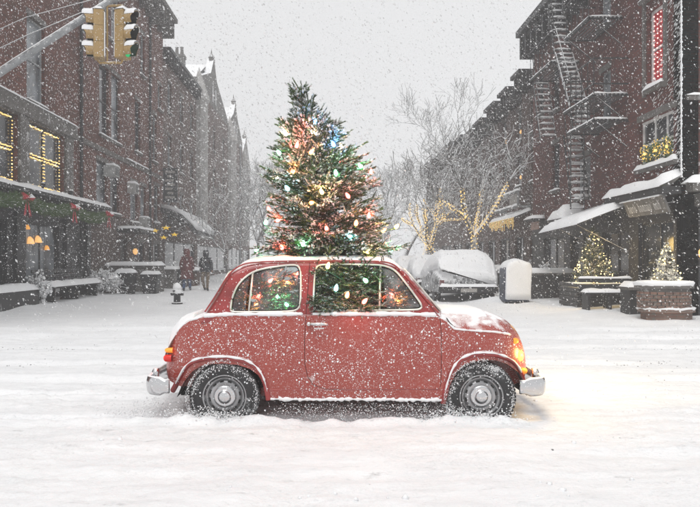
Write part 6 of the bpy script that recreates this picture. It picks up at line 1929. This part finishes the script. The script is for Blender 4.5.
ztop, zbase = 3.06, 1.34
def axis_at(z):
    t = (z - zbase) / (ztop - zbase); return np.array([(-.02 + .0 * t) * (1 - t) + (-.335) * t ** 1.5 * 1.0, TY, z])
def rad_at(z):
    t = (z - zbase) / (ztop - zbase)
    return float(np.interp(t, [0, .08, .22, .40, .52, .62, .70, .79, .9, 1], [.50, .56, .54, .51, .47, .42, .27, .15, .07, .03]))
tP = [axis_at(z) for z in np.linspace(zbase, ztop - .32, 20)]
MB().tube([Vector(p) for p in tP], [.045 * (1 - i / 21) + .005 for i in range(20)], 8).build('trunk', M['wood'], tree)
P0 = []; P1 = []; W0 = []; W1 = []; WR = []
def bough(c, az, R, up, nt=9, tl=.17):
    d = np.array([math.cos(az), math.sin(az), up]); d /= np.linalg.norm(d)
    side = np.array([-math.sin(az), math.cos(az), 0])
    pts = []
    for k in range(7):
        t = k / 6; pts.append(c + d * R * t + np.array([0, 0, R * (.16 * t * t - .05 * t)]))
    for a, b_ in zip(pts[:-1], pts[1:]): W0.append(a); W1.append(b_); WR.append(.0045)
    for a, b_ in zip(pts[1:-1], pts[2:]): P0.append(a); P1.append(b_)
    tip = pts[-1]; P0.append(pts[-2]); P1.append(tip + (tip - pts[-2]) * .9)
    n = max(3, int(nt * R / .5))
    for k in range(n):
        t = .12 + .85 * (k + rr.random()) / n; s = c + d * R * t + np.array([0, 0, R * (.16 * t * t - .05 * t)])
        for sg in (-1, 1):
            if rr.random() < .12: continue
            l = tl * (1.15 - .6 * t) * (.75 + .5 * rr.random())
            e = s + (d * .75 + sg * side * .62 + np.array([0, 0, .12 + .22 * rr.normal()])) * l
            P0.append(s); P1.append(e); W0.append(s); W1.append(e); WR.append(.003)
            if l > .10 and rr.random() < .7:
                m_ = s + (e - s) * .45; e2 = m_ + (d * .9 - sg * side * .25 + np.array([0, 0, .25 * rr.normal()])) * l * .6
                P0.append(m_); P1.append(e2)
nb = 250
for i in range(nb):
    t = (i + rr.random()) / nb; t = t ** 1.0
    if t > .97: continue
    z = zbase + (ztop - zbase - .10) * t
    if t > .76 and rr.random() < .62: continue
    R = rad_at(z) * (.66 + .34 * rr.random() ** .7)
    up = float(np.interp(t, [0, .3, .7, 1], [-.02, .12, .45, 1.3])) + rr.normal() * .10
    bough(axis_at(z), i * 2.399 + rr.normal() * .3, max(.09, R / max(1, (1 + max(0, up) ** 2) ** .5) * 1.05), up, tl=float(np.interp(t, [0, .7, 1], [.18, .15, .10])))
for i in range(46):     # low boughs sagging over the edge of the roof
    z = 1.44 + .10 * rr.random(); a = -PI / 2 + rr.normal() * .75; c = axis_at(z) + np.array([rr.normal() * .16, 0, 0])
    bough(c, a, .30 + .18 * rr.random(), -.02 - .12 * rr.random(), tl=.17)
def tp(px, py, dy=0.0): D_ = 7.05 + dy; return np.array([(px - 330) * D_ / 750, D_, 1.37 + (260 - py) * D_ / 750])
for (a, b_, c_, d_, dy) in ((314, 118, 305, 99, 0), (305, 99, 293, 79, 0), (304, 97, 286, 84, -.03), (306, 102, 301, 83, .02), (309, 107, 306, 88, -.02), (310, 110, 294, 95, -.05), (312, 113, 289, 102, -.03), (314, 118, 290, 109, -.08), (315, 119, 324, 104, .03), (317, 124, 327, 107, -.05), (318, 126, 333, 120, 0), (312, 112, 314, 95, .05), (310, 108, 300, 96, .06)):
    P0.append(tp(a, b_)); P1.append(tp(c_, d_, dy)); W0.append(tp(a, b_)); W1.append(tp(c_, d_, dy)); WR.append(.004)
O = np.array(tree.location)
V, F, mi = fir(P0, P1, 640, .028, .0021, rr, snowy=.20)
o = link('needles', np_mesh('needles', V - O, F, mi=mi), [M['fir1'], M['snow'], M['fir2']], tree); o['kind'] = 'stuff'
V, F = tubes(W0, W1, np.array(WR), np.array(WR) * .75, 4)
o = link('twigs', np_mesh('twigs', V - O, F), M['wood'], tree); o['kind'] = 'stuff'
# wisps of snow caught on the boughs
sel = rr.random(len(P0)) < .5
A = np.array(P0)[sel]; B = np.array(P1)[sel]; k = 5
tt = rr.random((len(A), k))[:, :, None]
C = (A[:, None] * (1 - tt) + B[:, None] * tt).reshape(-1, 3) + rr.normal(size=(len(A) * k, 3)) * .007; C[:, 2] += .006
V, F = octas(C - O, .003 + .010 * rr.random(len(C)) ** 2, np.repeat(B - A, k, 0), 1.9, rr)
o = link('clinging_snow', np_mesh('clinging_snow', V, F), M['snow'], tree); o['kind'] = 'stuff'

# boughs bursting out of the open door window and filling the cabin
bg = empty('evergreen_boughs', (XC + .05, TY - .35, .95), 'bundle of evergreen boughs bursting out of the open door window of the red car', 'boughs')
P0 = []; P1 = []; W0 = []; W1 = []; WR = []
for i in range(190):
    x = XC + PX(318 + 58 * rr.random(), 6.45); z = PZ(268 + 38 * rr.random(), 6.45)
    c = np.array([x + rr.normal() * .04, YC - .30, z + .03 * rr.normal()])
    az = -PI / 2 + rr.normal() * .9; bough(c, az, .22 + .10 * rr.random(), rr.normal() * .4 - .1, tl=.13)
for i in range(48):
    x = XC + PX(300 + 10 * rr.random() if i % 3 == 0 else 316 + 64 * rr.random(), 6.4); z = PZ(300 + 8 * rr.random(), 6.4)
    c = np.array([max(x, XC + PX(318, 6.4)), YC - .52, z]); bough(c, -PI / 2 + rr.normal() * 1.1, .17, -.25 + rr.normal() * .2, tl=.10)
for i in range(120):   # rear part, behind the glass
    x = XC + PX(246 + 54 * rr.random(), 6.9); z = PZ(275 + 34 * rr.random(), 6.9)
    bough(np.array([x, YC - .15 + .2 * rr.normal(), z]), rr.random() * 6.28, .17, rr.normal() * .5, tl=.12)
for i in range(50):
    x = XC + PX(384 + 16 * rr.random(), 6.9); z = PZ(288 + 20 * rr.random(), 6.9)
    bough(np.array([x, YC - .2, z]), rr.random() * 6.28, .12, rr.normal() * .5, tl=.10)
P0 = np.array(P0); P1 = np.array(P1)
# nothing may poke through the closed bodywork
def inside(p):
    x = p[:, 0] - XC; y = -(p[:, 1] - YC); z = p[:, 2]
    wc = .628 - np.maximum(0, z - ZB) * .26
    frontw = (x > PX(311, 6.42)) & (x < PX(381, 6.45)) & (z > ZB + .0) & (z < 1.34)
    return np.where(frontw, True, y < wc - .03) & (z < np.interp(x, [p_[0] for p_ in RF], [p_[1] for p_ in RF]) - .03) & (x < PX(438, 6.5) - (z - ZB) * .8) & (x > PX(214, 6.5) + (z - ZB) * .6) | (frontw & (y > wc)) | ((y > wc + .012) & (z > ZB - .05) & (x > PX(306, 6.4)) & (x < PX(386, 6.4)))
ok = inside(P0) & inside(P1); P0 = P0[ok]; P1 = P1[ok]
O = np.array(bg.location)
V, F, mi = fir(P0, P1, 520, .026, .0016, rr, snowy=.14)
link('needles', np_mesh('needles', V - O, F, mi=mi), [M['fir1'], M['snow'], M['fir2']], bg)['kind'] = 'stuff'
V, F = tubes(P0, P1, np.full(len(P0), .003), np.full(len(P0), .0015), 4)
link('twigs', np_mesh('twigs', V - O, F), M['wood'], bg)['kind'] = 'stuff'

# ----- the coloured bulbs
CL = dict(r=(1.0, .10, .05), o=(1.0, .30, .06), y=(1.0, .66, .18), g=(.25, 1.0, .45), b=(.12, .42, 1.0), c=(.25, .85, 1.0), w=(1.0, .78, .50))
for k_, c_ in CL.items():
    hot = tuple(min(1, .35 + .65 * v if v < .5 else 1) for v in c_)
    mt, nt, b = newmat('bulb_' + {'r': 'red', 'o': 'orange', 'y': 'yellow', 'g': 'green', 'b': 'blue', 'c': 'cyan', 'w': 'warm_white'}[k_])
    b.inputs['Base Color'].default_value = (*c_, 1); b.inputs['Roughness'].default_value = .25
    lw = N(nt, 'LayerWeight'); lw.inputs[0].default_value = .4
    nt.links.new(mixc(nt, ramp(nt, lw.outputs['Facing'], .0, .75), hot, c_), b.inputs['Emission Color']); b.inputs['Emission Strength'].default_value = 4.0
    mt.cycles.emission_sampling = 'NONE'
    M['bulb_' + k_] = mt
M['socket'] = simple('green_socket', (.02, .06, .03), .5, top=1.0)
def bulb_mesh():
    mb = MB(); mb.lathe([(.001, .042), (.009, .036), (.0165, .018), (.019, .0), (.015, -.012), (.009, -.018)], (0, 0, 0), n=10)
    return mb
def bulbs(name_root, loc, label, cat, L, power=1.0):
    root = empty(name_root, loc, label, cat)
    r = random.Random(4); wire = []
    for (px, py, dep, c) in L:
        p = Vector(((px - 330) * dep / 750, dep, 1.37 + (260 - py) * dep / 750))
        mb = bulb_mesh(); R3 = Matrix.Rotation(r.gauss(0, .6), 3, 'X') @ Matrix.Rotation(r.gauss(0, .6), 3, 'Y')
        mb.v = [tuple(R3 @ Vector(v) + p) for v in mb.v]
        bo_ = mb.build('bulb', M['bulb_' + c], root, smooth=True)
        s_ = MB(); q = R3 @ Vector((0, 0, -1)); s_.tube([p + q * .017, p + q * .034], [.0085, .008], 8); s_.build('socket', M['socket'], bo_)
        d = bpy.data.lights.new('bulb_light', 'POINT'); d.color = CL[c]; d.energy = power * (1.3 if c in 'b' else .8 if c in 'gc' else 1.25 if c == 'r' else 1.0) * (.8 + .5 * r.random()); d.shadow_soft_size = .03
        lo = bpy.data.objects.new('bulb_light', d); COL.objects.link(lo); lo.parent = root; lo.location = p + Vector((0, -.028, .012)) - Vector(loc)
        wire.append(p + q * .034)
    wire.sort(key=lambda v: -v.z)
    mb = MB()
    for a, b_ in zip(wire[:-1], wire[1:]):
        mid = (a + b_) / 2 + Vector((0, .05, -.05)); mb.tube([a, a.lerp(mid, .6), mid, mid.lerp(b_, .4), b_], .0028, 4)
    mb.build('wire', M['socket'], root)
    return root
def dfor(py, px):
    z = 1.37 + (260 - py) * 6.8 / 750; ax = axis_at(z); x = (px - 330) * 6.8 / 750
    R = rad_at(z) * .93; dx = abs(x - ax[0]); return TY - math.sqrt(max(0, R * R - dx * dx)) * .92
BL = [(314.5, 121.7, 'b'), (315, 133, 'w'), (285.8, 134, 'w'), (310.8, 152.5, 'o'), (296.7, 146, 'r'), (279.3, 153, 'g'), (333.6, 145, 'b'), (293.4, 171.6, 'o'), (336, 174, 'g'), (360.7, 166.6, 'g'), (371, 172.5, 'r'), (287.7, 189, 'c'), (322, 192.4, 'y'), (348.3, 196.5, 'r'), (269, 209.6, 'r'), (277.4, 220.5, 'r'), (265.5, 223, 'g'), (326.6, 229, 'r'), (369, 216.4, 'r'), (383, 231, 'o'), (396, 227, 'y'), (350.6, 237, 'c'), (303, 244.5, 'g'), (282, 248, 'r'), (256.5, 250, 'g'), (367.7, 252, 'y'), (391, 250, 'g'), (397, 248, 'g'), (311, 203, 'o'), (301, 132, 'r'), (356, 224, 'o')]
LL = [(a, b_, dfor(b_, a), c) for a, b_, c in BL]
bulbs('string_lights', (XC, TY, 1.4), 'big coloured bulbs glowing red, green, blue and yellow all over the rooftop evergreen', 'christmas lights', LL, 2.3)
r5 = random.Random(9); back = []
for i in range(14):
    z = 1.6 + 1.0 * i / 14; a = r5.uniform(.2, PI - .2); R = rad_at(z) * .85; p = axis_at(z) + np.array([R * math.cos(a), R * math.sin(a), 0]); back.append((330 + 750 * p[0] / p[1], 260 - 750 * (z - 1.37) / p[1], p[1], r5.choice('rgybow')))
bulbs('string_lights', (XC, TY + .1, 1.4), 'coloured bulbs on the far side of the rooftop evergreen, glimmering between its needles', 'christmas lights', back, 1.6)
WL = [(327.7, 266.7, 6.42, 'y'), (336, 289, 6.40, 'c'), (366, 281, 6.40, 'g'), (364, 302, 6.36, 'r'), (347, 296, 6.42, 'o')]
bulbs('string_lights', (XC + .1, TY - .6, 1.1), 'coloured bulbs among the boughs in the open door window', 'christmas lights', WL, 2.0)
IL = [(297, 276, 6.72, 'r'), (259, 297, 6.75, 'r'), (287, 305, 6.75, 'g'), (270, 281, 6.8, 'r'), (256, 305, 6.8, 'o'), (288, 283, 6.85, 'o'), (392, 296, 6.75, 'r'), (398, 302, 6.8, 'o'), (278, 298, 6.8, 'g')]
bulbs('string_lights', (XC - .3, TY - .2, 1.1), 'coloured bulbs glowing behind the rear side window and quarter light', 'christmas lights', IL, 4.5)

# ================================================================ FALLING SNOW
rr = np.random.default_rng(77)
def flakes(n, x0, x1, y0, y1, z0, z1, s0, s1, el, pw=2.0):
    P = np.stack([x0 + (x1 - x0) * rr.random(n), y0 + (y1 - y0) * rr.random(n), z0 + (z1 - z0) * rr.random(n)], 1)
    S = s0 + (s1 - s0) * rr.random(n) ** pw
    D = np.stack([.75 + .3 * rr.normal(size=n), .2 * rr.normal(size=n), -.8 + .45 * rr.normal(size=n)], 1)
    return P, S, D, el
def plates(P, S, D, el, r):
    """a flake: two thin lozenges crossing along its long axis"""
    k = len(P); D = D / np.linalg.norm(D, axis=1, keepdims=True)
    a = np.cross(D, r.normal(size=(k, 3))); a /= np.linalg.norm(a, axis=1, keepdims=True); b = np.cross(D, a)
    j = 0.6 + 0.8 * r.random((k, 6)); S = np.asarray(S)[:, None]
    V = np.stack([P + D * S * el * j[:, :1], P + a * S * j[:, 1:2], P + b * S * j[:, 2:3], P - a * S * j[:, 3:4], P - b * S * j[:, 4:5], P - D * S * el * j[:, 5:6]], 1)
    F = np.array([[0, 1, 5, 3], [0, 2, 5, 4]])
    return V.reshape(-1, 3), (np.arange(k)[:, None, None] * 6 + F[None]).reshape(-1, 4)
Vs = []; Fs = []; off = 0
for a in ((1500, -4, 5, 2.6, 6.2, .05, 3.6, .0012, .0034, 1.5), (2600, -7, 8, 6.4, 12, .1, 6.5, .003, .0085, 1.8), (34000, -14, 14, 11, 22, .1, 9.5, .004, .016, 1.9), (24000, -15, 15, 20, 40, .1, 12, .008, .026, 1.8), (18000, -15, 15, 36, 75, .1, 10, .014, .040, 1.8)):
    P, S, D, el = flakes(*a[:9], a[9], 3.0)
    V, F = plates(P, S, D, el, rr); Vs.append(V); Fs.append(F + off); off += len(V)
o = link('falling_snow', np_mesh('falling_snow', np.concatenate(Vs), np.concatenate(Fs)), M['flake']); tag(o, 'thick falling snowflakes drifting through the whole street', kind='stuff')

# ================================================================ THE AIR
hz = MB(); hz.box(-45, 45, -12, 260, -1.2, 22)
m, nt, b = newmat('haze'); nt.nodes.remove(b)
out = [n for n in nt.nodes if n.type == 'OUTPUT_MATERIAL'][0]
pv = N(nt, 'VolumePrincipled'); pv.inputs['Color'].default_value = (.97, .975, .985, 1); pv.inputs['Density'].default_value = HAZE; pv.inputs['Anisotropy'].default_value = .2
nt.links.new(pv.outputs[0], out.inputs['Volume'])
o = hz.build('haze', m); tag(o, 'pale snowy haze filling the street', kind='stuff')
